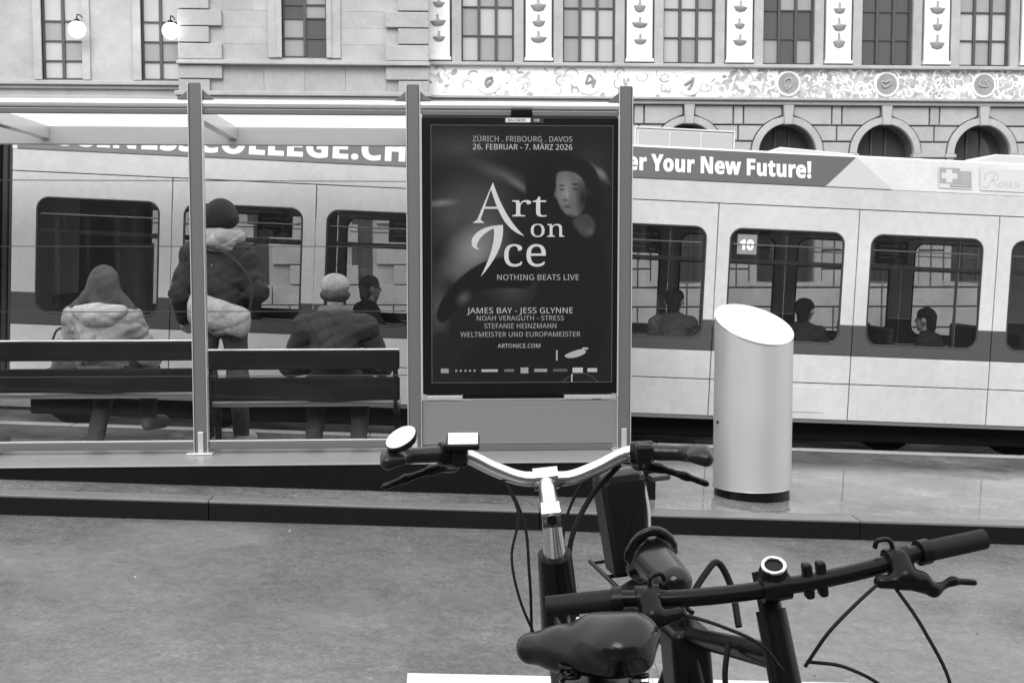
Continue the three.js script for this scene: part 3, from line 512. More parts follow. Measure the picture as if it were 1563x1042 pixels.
// ---------------------------------------------------------------- tram (built level, then tipped to the fall of the street)
const TZ = -10.3, tram = thing('tram', 'white articulated tram with dark belt stripe standing at the platform', 'tram', [0, 0, TZ]);
tram.rotation.z = -Math.atan(GRADE);
{
  const J = [-3.64, -2.33, -1.14, 0, 1.14, 2.28, 3.51, 4.75, 5.99, 7.23], yB = 0.9, yS = 1.165, yT = 2.167, wy0 = 0.995, wy1 = 1.965, WD = 2.2;
  const W = [[-3.44, -2.43], [-2.235, -1.245], [-1.05, -0.09], [0.09, 1.05], [1.23, 2.19], [2.39, 3.395], [3.625, 4.625], [4.875, 5.875], [6.115, 7.1]];
  const corner = (s, cx, cy, r, a0, a1) => s.absarc(cx, cy, r, a0, a1, a1 < a0);
  const R = 0.105, G = 0.004;
  for (let i = 0; i < W.length; i++) {
    const a = J[i] + G, b = J[i + 1] - G, [l, r] = W[i];
    const up = new THREE.Shape(); up.moveTo(a, yS + 0.002); up.lineTo(l, yS + 0.002); up.lineTo(l, wy1 - R); up.absarc(l + R, wy1 - R, R, Math.PI, Math.PI / 2, true); up.lineTo(r - R, wy1); up.absarc(r - R, wy1 - R, R, Math.PI / 2, 0, true); up.lineTo(r, yS + 0.002); up.lineTo(b, yS + 0.002); up.lineTo(b, yT - G); up.lineTo(a, yT - G); up.closePath();
    const dn = new THREE.Shape(); dn.moveTo(a, yS); dn.lineTo(a, yB + 0.002); dn.lineTo(b, yB + 0.002); dn.lineTo(b, yS); dn.lineTo(r, yS); dn.lineTo(r, wy0 + R); dn.absarc(r - R, wy0 + R, R, 0, -Math.PI / 2, true); dn.lineTo(l + R, wy0); dn.absarc(l + R, wy0 + R, R, -Math.PI / 2, -Math.PI, true); dn.lineTo(l, yS); dn.closePath();
    for (const far of [0, 1]) {
      const z0 = far ? -WD : -0.03;
      part(tram, 'side_panel', metreUV(extrude(up, 0.03, z0, 0.003)), M.tramWhite);
      part(tram, 'belt_panel', metreUV(extrude(dn, 0.03, z0, 0.003)), M.tramGrey);
      const win = part(tram, 'tram_window', (() => { const s = new THREE.Shape(); s.moveTo(l, wy0 + R); s.absarc(l + R, wy0 + R, R, Math.PI, Math.PI * 1.5, false); s.absarc(r - R, wy0 + R, R, -Math.PI / 2, 0, false); s.absarc(r - R, wy1 - R, R, 0, Math.PI / 2, false); s.absarc(l + R, wy1 - R, R, Math.PI / 2, Math.PI, false); s.closePath(); const g = new THREE.ShapeGeometry(s, 8); g.translate(0, 0, z0 + 0.013); return g; })(), M.tramGlass);
      const rim = []; for (const [cx, cy, s0] of [[l + R, wy0 + R, Math.PI], [r - R, wy0 + R, -Math.PI / 2], [r - R, wy1 - R, 0], [l + R, wy1 - R, Math.PI / 2]]) for (let q = 0; q <= 4; q++) rim.push(V(cx + (R - 0.006) * Math.cos(s0 + q * Math.PI / 8), cy + (R - 0.006) * Math.sin(s0 + q * Math.PI / 8), z0 + 0.02));
      part(win, 'window_seal', new THREE.TubeGeometry(new THREE.CatmullRomCurve3(rim, true, 'catmullrom', 0.1), 120, 0.011, 6, true), M.seal);
      part(win, 'transom', rbox(l + 0.01, r - 0.01, 1.665, 1.7, z0 - 0.012, z0 + 0.008, 0.004), M.seal);
      part(win, 'vent_rail', rbox(l + 0.03, r - 0.03, 1.82, 1.832, z0 - 0.016, z0 + 0.0, 0.003), M.steel);
      part(tram, 'lower_panel', metreUV(rbox(a, b, 0.654 + G, yB - 0.001, z0, z0 + 0.03, 0.003)), M.tramWhite);
      part(tram, 'skirt_panel', metreUV(rbox(a, b, 0.34, 0.654 - G, z0, z0 + 0.03, 0.003)), M.tramWhite);
    }
    if (i % 2 === 1) part(tram, 'service_hatch', metreUV(rbox(a + 0.42, b - 0.22, 0.40, 0.62, 0.0005, 0.006, 0.002)), M.tramWhite);
  }
  const A = J[0], B = J[J.length - 1];
  part(tram, 'cantrail', metreUV(rbox(A + G, B, yT + 0.004, 2.345, -0.03, 0.0, 0.003)), M.tramWhite);
  part(tram, 'cantrail', metreUV(rbox(A + G, B, yT + 0.004, 2.345, -WD, -WD + 0.03, 0.003)), M.tramWhite);
  // roof edge leaning inwards, and roof
  const roofShape = shapeOf([[-0.002, 2.349], [-0.055, 2.62], [-0.075, 2.635], [-WD + 0.075, 2.635], [-WD + 0.055, 2.62], [-WD + 0.002, 2.349], [-WD + 0.05, 2.349], [-WD + 0.12, 2.57], [-0.12, 2.57], [-0.05, 2.349]]);
  const roof = extrude(roofShape, B - A, 0); roof.rotateY(Math.PI / 2); { const p = roof.attributes.position; for (let i = 0; i < p.count; i++) { const x = p.getX(i), z = p.getZ(i); p.setX(i, x + A); p.setZ(i, -z); } } roof.computeVertexNormals();
  // rotateY maps shape x to -z; restore
  part(tram, 'roof', metreUV(roof), M.tramWhite);
  const tilt = Math.atan2(0.053, 0.271), onRoofEdge = (g) => { g.applyMatrix4(new THREE.Matrix4().makeRotationX(-tilt)); g.translate(0, 2.351, 0.002); return g; };   // geometry given in (u, height up the slope)
  const slope = (pts) => { const g = extrude(shapeOf(pts), 0.003, 0); return g; };
  const textBand = (s, tail, xt, x1, u0, u1, base, cap, font) => {   // the words TAIL run from xt to x1     // dark band with white words
    const w = 2048, h = Math.round(2048 * 0.27 / (u1 - u0));
    const tx = canvasTex(w, h, (c) => { c.fillStyle = '#505050'; c.fillRect(0, 0, w, h); c.fillStyle = '#e4e4e4'; c.strokeStyle = '#e4e4e4'; c.font = font(Math.round(cap * h / 0.27 * 1.38)); const k = w / (u1 - u0), m = c.measureText(s).width, x0 = x1 - (x1 - xt) * m / c.measureText(tail).width; c.save(); if (x0 < u0 + 0.05) s = s.slice(1); c.translate((x1 - (x1 - xt) * c.measureText(s).width / c.measureText(tail).width - u0) * k, h - base * h / 0.27); c.scale((x1 - xt) * k / c.measureText(tail).width, 1); c.fillText(s, 0, 0); c.lineWidth = 5; c.strokeText(s, 0, 0); c.restore(); });
    return tx;
  };
  const band = (pts, u0, u1) => { const g = slope(pts), p = g.attributes.position, u = g.attributes.uv; for (let i = 0; i < p.count; i++) u.setXY(i, (p.getX(i) - u0) / (u1 - u0), p.getY(i) / 0.27); return onRoofEdge(g); };
  const uOf = (px, py) => { const p = onPlane(px, py, TZ), t = Math.atan(GRADE); return p.x * Math.cos(t) - p.y * Math.sin(t); };
  const bold = (q) => `bold ${q}px sans-serif`;
  part(tram, 'roof_banner', band([[-3.6, 0.002], [-0.004, 0.002], [-0.004, 0.27], [-3.6, 0.27]], -3.6, 0), mat(0.9, 0.4, { map: textBand('BUSINESSCOLLEGE.CH', 'OLLEGE.CH', uOf(334, 235), uOf(622, 245), -3.6, 0, 0.045, 0.19, bold) }), 'dark grey banner with white lettering');
  part(tram, 'roof_banner', band([[0, 0.002], [3.19, 0.002], [3.46, 0.27], [0, 0.27]], 0, 3.46), mat(0.9, 0.4, { map: textBand('Discover Your New Future!', 'er Your New Future!', uOf(958, 250), uOf(1241, 258), 0, 3.46, 0.07, 0.14, bold) }), 'dark grey banner with white lettering and slanted end');
  part(tram, 'banner_corner', onRoofEdge(slope([[3.195, 0.002], [3.78, 0.002], [3.47, 0.27]])), mat(0.42, 0.4));
  { // emblem and script on the white roof edge
    const e = canvasTex(256, 176, (c) => { c.fillStyle = '#e6e6e6'; c.fillRect(0, 0, 256, 176); c.fillStyle = '#b0b0b0'; c.fillRect(6, 8, 156, 132); c.fillRect(84, 30, 164, 136); c.fillStyle = '#e8e8e8'; c.fillRect(58, 20, 46, 108); c.fillRect(22, 50, 118, 46); c.fillStyle = '#c4c4c4'; for (const y of [50, 74, 98]) c.fillRect(180, y, 56, 8); c.fillRect(96, 146, 130, 10); c.fillStyle = '#777777'; c.fillRect(84, 158, 160, 6); });
    const s = canvasTex(512, 176, (c) => { c.fillStyle = '#e6e6e6'; c.fillRect(0, 0, 512, 176); c.strokeStyle = '#b4b4b4'; c.lineWidth = 5; c.beginPath(); c.moveTo(40, 96); c.bezierCurveTo(10, 40, 130, 0, 150, 60); c.bezierCurveTo(150, 100, 90, 96, 82, 92); c.moveTo(132, 34); c.lineTo(60, 146); c.moveTo(60, 146); c.bezierCurveTo(40, 160, 20, 150, 20, 144); c.moveTo(100, 92); c.bezierCurveTo(120, 110, 120, 150, 170, 140); c.stroke(); c.fillStyle = '#bcbcbc'; c.font = '64px serif'; c.fillText('OSEN', 150, 146); });
    const put = (name, u0, u1, v0, v1, tx) => { const g = new THREE.PlaneGeometry(u1 - u0, v1 - v0); g.translate((u0 + u1) / 2, (v0 + v1) / 2, 0.003); part(tram, name, onRoofEdge(g), mat(0.6, 0.4, { map: tx })); };
    put('emblem_label', 4.19, 4.49, 0.035, 0.225, e); put('script_label', 4.56, 5.12, 0.03, 0.23, s);
  }
  // roof equipment
  const rb = part(tram, 'roof_unit', join([rbox(1.62, 2.5, 2.636, 2.83, -0.95, -0.55, 0.012)]), mat(0.5, 0.5));
  for (let k = 0; k < 3; k++) part(rb, 'grille', rbox(1.65 + k * 0.285, 1.91 + k * 0.285, 2.66, 2.81, -0.549, -0.54, 0.004), mat(0.36, 0.6));
  part(rb, 'unit_frame', join([rbox(1.61, 2.51, 2.831, 2.845, -0.96, -0.54, 0.004), rbox(1.605, 1.62, 2.636, 2.83, -0.96, -0.54, 0.003), rbox(2.5, 2.515, 2.636, 2.83, -0.96, -0.54, 0.003)]), M.tramWhite);
  part(tram, 'roof_unit', extrude(shapeOf([[2.75, 2.636], [3.75, 2.636], [3.62, 2.70], [2.95, 2.73]]), 0.5, -1.1, 0.01), mat(0.45, 0.5));
  part(tram, 'roof_unit', extrude(shapeOf([[4.6, 2.636], [6.2, 2.636], [6.1, 2.76], [4.95, 2.76]]), 0.6, -1.2, 0.01), mat(0.45, 0.5));
  part(tram, 'roof_unit', rbox(1.28, 1.55, 2.636, 2.78, -1.0, -0.6, 0.02), mat(0.3, 0.5));
  // below the floor
  part(tram, 'underframe', rbox(A + 0.1, B - 0.1, 0.12, 0.34, -WD + 0.25, -0.22, 0.02), M.tramDark);
  part(tram, 'sole_bar', rbox(A + 0.02, B, 0.305, 0.338, -0.06, -0.012, 0.004), M.steel);
  for (const u of [-2.6, 4.6]) for (const d of [-0.6, 0.6]) part(tram, 'wheel', (() => { const g = new THREE.CylinderGeometry(0.3, 0.3, 0.1, 28); g.rotateX(Math.PI / 2); g.translate(u + d, 0.322, -0.42); return g; })(), M.blackMetal);
  // inside
  part(tram, 'floor', box(A + 0.05, B, 0.345, 0.37, -WD + 0.035, -0.035), M.tramInside);
  part(tram, 'ceiling', box(A + 0.05, B, 2.2, 2.23, -WD + 0.035, -0.035), mat(0.4, 0.7));
  part(tram, 'end_wall', box(A + 0.002, A + 0.045, 0.4, 2.55, -WD + 0.035, -0.035), M.tramInside);
  part(tram, 'end_wall', join([box(B - 0.05, B - 0.004, 0.34, 1.0, -WD + 0.035, -0.035), box(B - 0.05, B - 0.004, 1.95, 2.345, -WD + 0.035, -0.035), box(B - 0.05, B - 0.004, 1.0, 1.95, -WD + 0.035, -WD + 0.3), box(B - 0.05, B - 0.004, 1.0, 1.95, -0.3, -0.035)]), M.tramWhite);
  for (const u of [-0.02, 2.29, 4.76]) part(tram, 'pole', rod(V(u + 0.12, 0.37, -1.1), V(u + 0.12, 2.2, -1.1), 0.016, 0.016, 10), M.steel);
  for (const z of [-0.55, -1.65]) part(tram, 'hand_rail', rod(V(A + 0.2, 1.98, z), V(B - 0.2, 1.98, z), 0.013, 0.013, 8), M.steel);
  const seatGeo = join([rbox(-0.22, 0.22, 0, 0.08, -0.42, 0.42, 0.03), rbox(-0.24, -0.17, 0.05, 0.55, -0.42, 0.42, 0.03), rbox(-0.05, 0.05, -0.32, 0, -0.08, 0.08, 0.01)]);
  for (const u of [-3.1, -1.9, -0.75, 0.55, 1.6, 2.9, 4.1, 5.3]) for (const z of [-0.52, -1.68]) { const m = part(tram, 'seat', seatGeo, M.tramSeat); m.position.set(u + (z < -1 ? 0.2 : 0), 0.6, z); }
  part(tram, 'driver_partition', box(-3.4, -2.75, 0.37, 2.19, -1.12, -1.08), mat(0.1, 0.6));
  part(tram, 'notice_panel', rbox(-3.02, -2.72, 0.95, 1.62, -1.079, -1.07, 0.004), mat(0.3, 0.6, { map: stoneMap }));
  // line number box inside the window
  const nb = part(tram, 'number_box', rbox(2.41, 2.76, 1.69, 1.955, -0.16, -0.06, 0.01), mat(0.015, 0.5));
  const nt = canvasTex(128, 128, (c) => { c.fillStyle = '#8a8a8a'; c.fillRect(0, 0, 128, 128); c.fillStyle = '#ffffff'; c.strokeStyle = '#ffffff'; c.lineWidth = 6; c.font = 'bold 84px sans-serif'; c.textAlign = 'center'; c.fillText('10', 62, 96); c.strokeText('10', 62, 96); });
  const ng = new THREE.PlaneGeometry(0.17, 0.17); ng.translate(2.555, 1.828, -0.058);
  part(nb, 'number_display', ng, mat(0.5, 0.5, { map: nt, emissive: new THREE.Color(1, 1, 1), emissiveMap: nt, emissiveIntensity: 0.95 }), 'lit line number display');
  const nl = new THREE.RectAreaLight(0xffffff, 0.5, 0.17, 0.17); nl.position.set(2.555, 1.828, -0.05); nl.lookAt(2.555, 1.828, 5); tram.add(nl); nl.name = 'number_light';
  // cards hanging from the ceiling
  const card = canvasTex(256, 200, (c) => { c.fillStyle = '#808080'; c.fillRect(0, 0, 256, 200); c.fillStyle = '#c8c8c8'; for (let k = 0; k < 4; k++) c.fillRect(36, 40 + k * 32, 150 - (k % 2) * 40, 14); c.fillRect(204, 30, 26, 26); c.fillRect(180, 160, 40, 14); });
  for (const [u, z] of [[1.72, -0.5], [4.15, -0.9], [-1.6, -0.9], [-0.4, -0.8]]) part(tram, 'hanging_card', (() => { const g = rbox(u - 0.16, u + 0.16, 1.72, 1.94, z - 0.004, z, 0.002); const p = g.attributes.position, q = g.attributes.uv; for (let i = 0; i < p.count; i++) q.setXY(i, (p.getX(i) - u + 0.16) / 0.32, (p.getY(i) - 1.72) / 0.22); return g; })(), mat(0.7, 0.6, { map: card }));
  // articulation
  const bl = []; for (let k = 0; k < 9; k++) bl.push(rbox(A - 0.06 - k * 0.075, A - 0.005 - k * 0.075, 0.4, 2.5, -WD + 0.1 + (k % 2) * 0.05, -0.1 - (k % 2) * 0.05, 0.02));
  const bel = part(tram, 'bellows', join([box(A - 0.66, A - 0.001, 0.45, 2.45, -WD + 0.2, -0.2)]), M.tramDark); for (const g of bl) part(bel, 'bellows_fold', g, mat(0.04, 0.8));
  part(tram, 'lead_section', metreUV(join([rbox(A - 4, A - 0.67, 0.34, 0.9, -WD, 0, 0.03), rbox(A - 4, A - 0.67, 1.97, 2.62, -WD, 0, 0.05), rbox(A - 1, A - 0.67, 0.9, 1.97, -WD, 0, 0.02), rbox(A - 4, A - 2.4, 0.9, 1.97, -WD, 0, 0.02)])), M.tramWhite);
  part(tram, 'roof_coupler', rbox(A - 0.66, A - 0.01, 2.46, 2.58, -1.4, -0.4, 0.02), mat(0.2, 0.6));
}
// ---------------------------------------------------------------- bodies: distance fields meshed with surface nets
function netMesh(f, lo, hi, cell) {
  const n = [0, 1, 2].map((k) => Math.ceil((hi[k] - lo[k]) / cell) + 1), [nx, ny, nz] = n, F = new Float32Array(nx * ny * nz);
  let q = 0; for (let k = 0; k < nz; k++) for (let j = 0; j < ny; j++) for (let i = 0; i < nx; i++) F[q++] = f(lo[0] + i * cell, lo[1] + j * cell, lo[2] + k * cell);
  const id = (i, j, k) => i + nx * (j + ny * k), vi = new Int32Array(nx * ny * nz).fill(-1), pos = [], idx = [];
  for (let k = 0; k < nz - 1; k++) for (let j = 0; j < ny - 1; j++) for (let i = 0; i < nx - 1; i++) {
    let m = 0, cx = 0, cyy = 0, cz = 0, c = 0; const v = [];
    for (let b = 0; b < 8; b++) { const d = F[id(i + (b & 1), j + (b >> 1 & 1), k + (b >> 2))]; v.push(d); if (d < 0) m |= 1 << b; }
    if (m === 0 || m === 255) continue;
    for (let a = 0; a < 8; a++) for (const e of [1, 2, 4]) { if (a & e) continue; const b = a | e; if ((v[a] < 0) === (v[b] < 0)) continue; const t = v[a] / (v[a] - v[b]); cx += (a & 1) + (e === 1 ? t : 0); cyy += (a >> 1 & 1) + (e === 2 ? t : 0); cz += (a >> 2) + (e === 4 ? t : 0); c++; }
    vi[id(i, j, k)] = pos.length / 3; pos.push(lo[0] + (i + cx / c) * cell, lo[1] + (j + cyy / c) * cell, lo[2] + (k + cz / c) * cell);
  }
  const quad = (a, b, c, d, flip) => { if (a < 0 || b < 0 || c < 0 || d < 0) return; flip ? idx.push(a, c, b, a, d, c) : idx.push(a, b, c, a, c, d); };
  for (let k = 1; k < nz - 1; k++) for (let j = 1; j < ny - 1; j++) for (let i = 1; i < nx - 1; i++) {
    const o = F[id(i, j, k)] < 0;
    if (o !== F[id(i + 1, j, k)] < 0) quad(vi[id(i, j - 1, k - 1)], vi[id(i, j, k - 1)], vi[id(i, j, k)], vi[id(i, j - 1, k)], !o);
    if (o !== F[id(i, j + 1, k)] < 0) quad(vi[id(i - 1, j, k - 1)], vi[id(i - 1, j, k)], vi[id(i, j, k)], vi[id(i, j, k - 1)], !o);
    if (o !== F[id(i, j, k + 1)] < 0) quad(vi[id(i - 1, j - 1, k)], vi[id(i, j - 1, k)], vi[id(i, j, k)], vi[id(i - 1, j, k)], !o);
  }
  const g = new THREE.BufferGeometry(); g.setAttribute('position', new THREE.Float32BufferAttribute(pos, 3)); g.setIndex(idx); g.computeVertexNormals();
  const uv = new Float32Array(pos.length / 3 * 2); for (let i = 0; i < pos.length / 3; i++) { uv[i * 2] = pos[i * 3] + pos[i * 3 + 2] * 0.7; uv[i * 2 + 1] = pos[i * 3 + 1]; } g.setAttribute('uv', new THREE.BufferAttribute(uv, 2));
  return g;
}
// list entries: [a, b, ra, rb] tapered bone (a, b arrays), or { c, r } ellipsoid
function field(list, k = 0.03, wrinkle = 0) {
  const L = list.map((e) => Array.isArray(e) ? { a: e[0], d: [0, 1, 2].map((i) => e[1][i] - e[0][i]), r: e[2], s: e[3] - e[2] } : e);
  for (const e of L) if (e.a) e.l2 = e.d[0] ** 2 + e.d[1] ** 2 + e.d[2] ** 2 || 1e-9;
  return (x, y, z) => {
    let m = 1e3;
    for (const e of L) {
      let d;
      if (e.a) { const px = x - e.a[0], py = y - e.a[1], pz = z - e.a[2]; let t = (px * e.d[0] + py * e.d[1] + pz * e.d[2]) / e.l2; t = t < 0 ? 0 : t > 1 ? 1 : t; d = Math.hypot(px - e.d[0] * t, py - e.d[1] * t, pz - e.d[2] * t) - e.r - e.s * t; }
      else { const u = (x - e.c[0]) / e.r[0], v = (y - e.c[1]) / e.r[1], w = (z - e.c[2]) / e.r[2], q = Math.hypot(u, v, w), g = Math.hypot(u / e.r[0], v / e.r[1], w / e.r[2]); d = g > 1e-6 ? q * (q - 1) / g : -Math.min(...e.r); }
      const h = Math.max(k - Math.abs(m - d), 0) / k; m = Math.min(m, d) - h * h * k / 4;
    }
    if (wrinkle > 0.0025) m += wrinkle * 1.7 * (Math.pow(1 - Math.abs(Math.sin(y * 11 + x * 6 + 2.2 * Math.sin(x * 8 + z * 7))), 5) + Math.pow(1 - Math.abs(Math.sin(x * 9 - y * 7 + 2 * Math.sin(y * 10 + z * 5))), 6));
    if (wrinkle) m += 0.7 * wrinkle * (Math.sin(y * 23 + x * 9 + 2.4 * Math.sin(z * 11 + x * 7)) + 0.7 * Math.sin(x * 19 - y * 41 + z * 11 + 1.6 * Math.sin(y * 13)) + 0.35 * Math.sin(y * 83 + z * 29 - x * 31));
    return m;
  };
}
function meshOf(list, cell, k, wrinkle) {
  const lo = [1e9, 1e9, 1e9], hi = [-1e9, -1e9, -1e9], grow = (p, r) => p.forEach((v, i) => { lo[i] = Math.min(lo[i], v - (Array.isArray(r) ? r[i] : r)); hi[i] = Math.max(hi[i], v + (Array.isArray(r) ? r[i] : r)); });
  for (const e of list) Array.isArray(e) ? (grow(e[0], e[2]), grow(e[1], e[3])) : grow(e.c, e.r);
  return netMesh(field(list, k, wrinkle), lo.map((v) => v - cell * 3 - 0.02), hi.map((v) => v + cell * 3 + 0.02), cell);
}
const mixP = (a, b, t) => a.map((v, i) => v + (b[i] - v) * t);
function hand(w, dir, palmOut, side) {                     // wrist point, pointing direction, palm normal, thumb side
  const d = V(...dir).normalize(), p = V(...palmOut).normalize(), s = V().crossVectors(d, p).multiplyScalar(side), P = (a, b, c) => V(...w).addScaledVector(d, a).addScaledVector(s, b).addScaledVector(p, c).toArray();
  const out = [[P(0, 0, 0), P(0.05, 0, 0.004), 0.024, 0.03], [P(0.05, -0.022, 0), P(0.075, -0.03, 0), 0.018, 0.014], [P(0.05, 0.022, 0), P(0.08, 0.024, 0), 0.018, 0.014]];
  [[0.03, 0.072], [0.01, 0.08], [-0.01, 0.075], [-0.03, 0.058]].forEach(([o, l]) => { out.push([P(0.075, o, 0), P(0.075 + l * 0.55, o * 1.1, 0.012), 0.0095, 0.0088], [P(0.075 + l * 0.55, o * 1.1, 0.012), P(0.07 + l * 0.9, o * 1.1, 0.038), 0.0088, 0.0075]); });
  out.push([P(0.02, 0.024, 0.004), P(0.055, 0.05, 0.018), 0.012, 0.0105], [P(0.055, 0.05, 0.018), P(0.085, 0.05, 0.034), 0.0105, 0.008]);
  return meshOf(out, 0.0045, 0.008);
}
function head(c, faceDir) {                                // head about c, face towards faceDir (unit, horizontal)
  const f = faceDir, s = [-f[2], 0, f[0]], P = (a, b, u) => [c[0] + f[0] * a + s[0] * b, c[1] + u, c[2] + f[2] * a + s[2] * b];
  return meshOf([{ c: P(-0.012, 0, 0.025), r: [0.086, 0.098, 0.09] }, { c: P(0.025, 0, -0.045), r: [0.062, 0.075, 0.064] }, [P(0.085, 0, 0.012), P(0.103, 0, -0.022), 0.009, 0.014], [P(0.06, 0, -0.105), P(0.05, 0, -0.095), 0.02, 0.024], [P(0.082, -0.018, -0.06), P(0.082, 0.018, -0.06), 0.009, 0.009], [P(0.074, -0.04, 0.022), P(0.074, -0.022, 0.02), 0.011, 0.01], [P(0.074, 0.04, 0.022), P(0.074, 0.022, 0.02), 0.011, 0.01], { c: P(-0.01, 0.088, -0.012), r: [0.02, 0.033, 0.02] }, { c: P(-0.01, -0.088, -0.012), r: [0.02, 0.033, 0.02] }, [P(-0.02, 0, -0.06), P(-0.035, 0, -0.16), 0.055, 0.057]], 0.006, 0.02);
}
function eyes(parent, c, f) { const s = [-f[2], 0, f[0]]; for (const q of [-1, 1]) { const g = new THREE.SphereGeometry(0.011, 10, 8); g.translate(c[0] + f[0] * 0.073 + s[0] * 0.032 * q, c[1], c[2] + f[2] * 0.073 + s[2] * 0.032 * q); part(parent, 'eye', g, mat(0.05, 0.15)); } }
const cloth = (l) => mat(l, 0.9, { map: clothMap, bumpMap: clothBump, bumpScale: 0.012 });
// pose: joints in metres about the point under the body, facing -z
function buildPerson(name, label, at, P, o) {
  const t = thing(name, label, 'person', at, o.group);
  const limbs = []; for (const s of ['L', 'R']) { limbs.push([P['hip' + s], P['knee' + s], 0.078, 0.052], [P['knee' + s], P['ankle' + s], 0.052, 0.036], [P['ankle' + s], P['toe' + s], 0.036, 0.03], [P['shoulder' + s], P['elbow' + s], 0.046, 0.038], [P['elbow' + s], P['wrist' + s], 0.038, 0.026]); }
  const torso = [[P.hipL, P.hipR, 0.1, 0.1], [mixP(P.hipL, P.hipR, 0.5), P.chest, 0.12, 0.125], [P.shoulderL, P.chest, 0.06, 0.1], [P.shoulderR, P.chest, 0.06, 0.1], [P.chest, P.neck, 0.09, 0.05], [P.neck, P.head, 0.05, 0.055]];
  const face = o.face || [0, 0, -1];
  const hands = ['L', 'R'].map((s, i) => { const w = P['wrist' + s], e = P['elbow' + s], d = [0, 1, 2].map((k) => w[k] - e[k]); return hand(w, d, o.palm || [0, -1, 0.2], i ? -1 : 1); });
  part(t, 'body', join([meshOf([...limbs, ...torso], 0.014, 0.05), head(P.head, face), ...hands]), M.skin);
  eyes(t, P.head, face);
  // clothing, a little larger than the body
  const mh = mixP(P.hipL, P.hipR, 0.5), sw = Math.abs(P.shoulderR[0] - P.shoulderL[0]) / 2;
  const coat = [{ c: mixP(mh, P.chest, 0.3), r: [0.175, 0.24, 0.15] }, { c: mixP(mh, P.chest, 0.8), r: [0.185, 0.24, 0.15] }, [mixP(mh, P.chest, 0.0).map((v, i) => i === 0 ? v - 0.07 : v), mixP(mh, P.chest, 0.0).map((v, i) => i === 0 ? v + 0.07 : v), 0.12, 0.12]];
  for (const s of ['L', 'R']) coat.push([mixP(P.chest, P.neck, 0.75), P['shoulder' + s], 0.07, 0.075], [P.chest, P['shoulder' + s], 0.12, 0.075], [P['shoulder' + s], P['elbow' + s], 0.08, 0.08], [P['elbow' + s], mixP(P['elbow' + s], P['wrist' + s], 0.92), 0.08, 0.055]);
  part(t, o.coatName || 'jacket', meshOf(coat, 0.0105, 0.045, 0.0066), o.coat, o.coatLabel);
  const tr = []; for (const s of ['L', 'R']) tr.push([P['hip' + s], P['knee' + s], 0.1, 0.076], [P['knee' + s], mixP(P['knee' + s], P['ankle' + s], 0.96), 0.076, 0.058]); tr.push([P.hipL, P.hipR, 0.112, 0.112]);
  part(t, 'trousers', meshOf(tr, 0.012, 0.035, 0.003), o.trousers);
  for (const s of ['L', 'R']) part(t, 'shoe', meshOf([[P['ankle' + s], P['toe' + s], 0.052, 0.042], [[P['ankle' + s][0], P['toe' + s][1], P['ankle' + s][2] + 0.03], P['toe' + s], 0.042, 0.044]], 0.008, 0.03), o.shoes);
  return t;
}
function sit(seatY, floorY, w = 1, lean = 0.06, armOut = 0.3, tuck = -0.38) {
  const h = seatY + 0.1, f = floorY;
  return { hipL: [-0.1 * w, h, 0.02], hipR: [0.1 * w, h, 0.02], kneeL: [-0.13 * w, h + 0.02, -0.42], kneeR: [0.14 * w, h + 0.02, -0.4], ankleL: [-0.15, f + 0.075, tuck], ankleR: [0.17, f + 0.075, tuck + 0.03], toeL: [-0.16, f + 0.045, tuck - 0.16], toeR: [0.19, f + 0.045, tuck - 0.13],
    chest: [0, h + 0.37, -lean], neck: [0, h + 0.53, -lean - 0.03], head: [0, h + 0.665, -lean - 0.05], shoulderL: [-0.185 * w, h + 0.42, -lean], shoulderR: [0.185 * w, h + 0.42, -lean], elbowL: [-armOut, h + 0.14, -lean - 0.1], elbowR: [armOut, h + 0.14, -lean - 0.1], wristL: [-0.14, h + 0.12, -0.32], wristR: [0.14, h + 0.12, -0.32] };
}
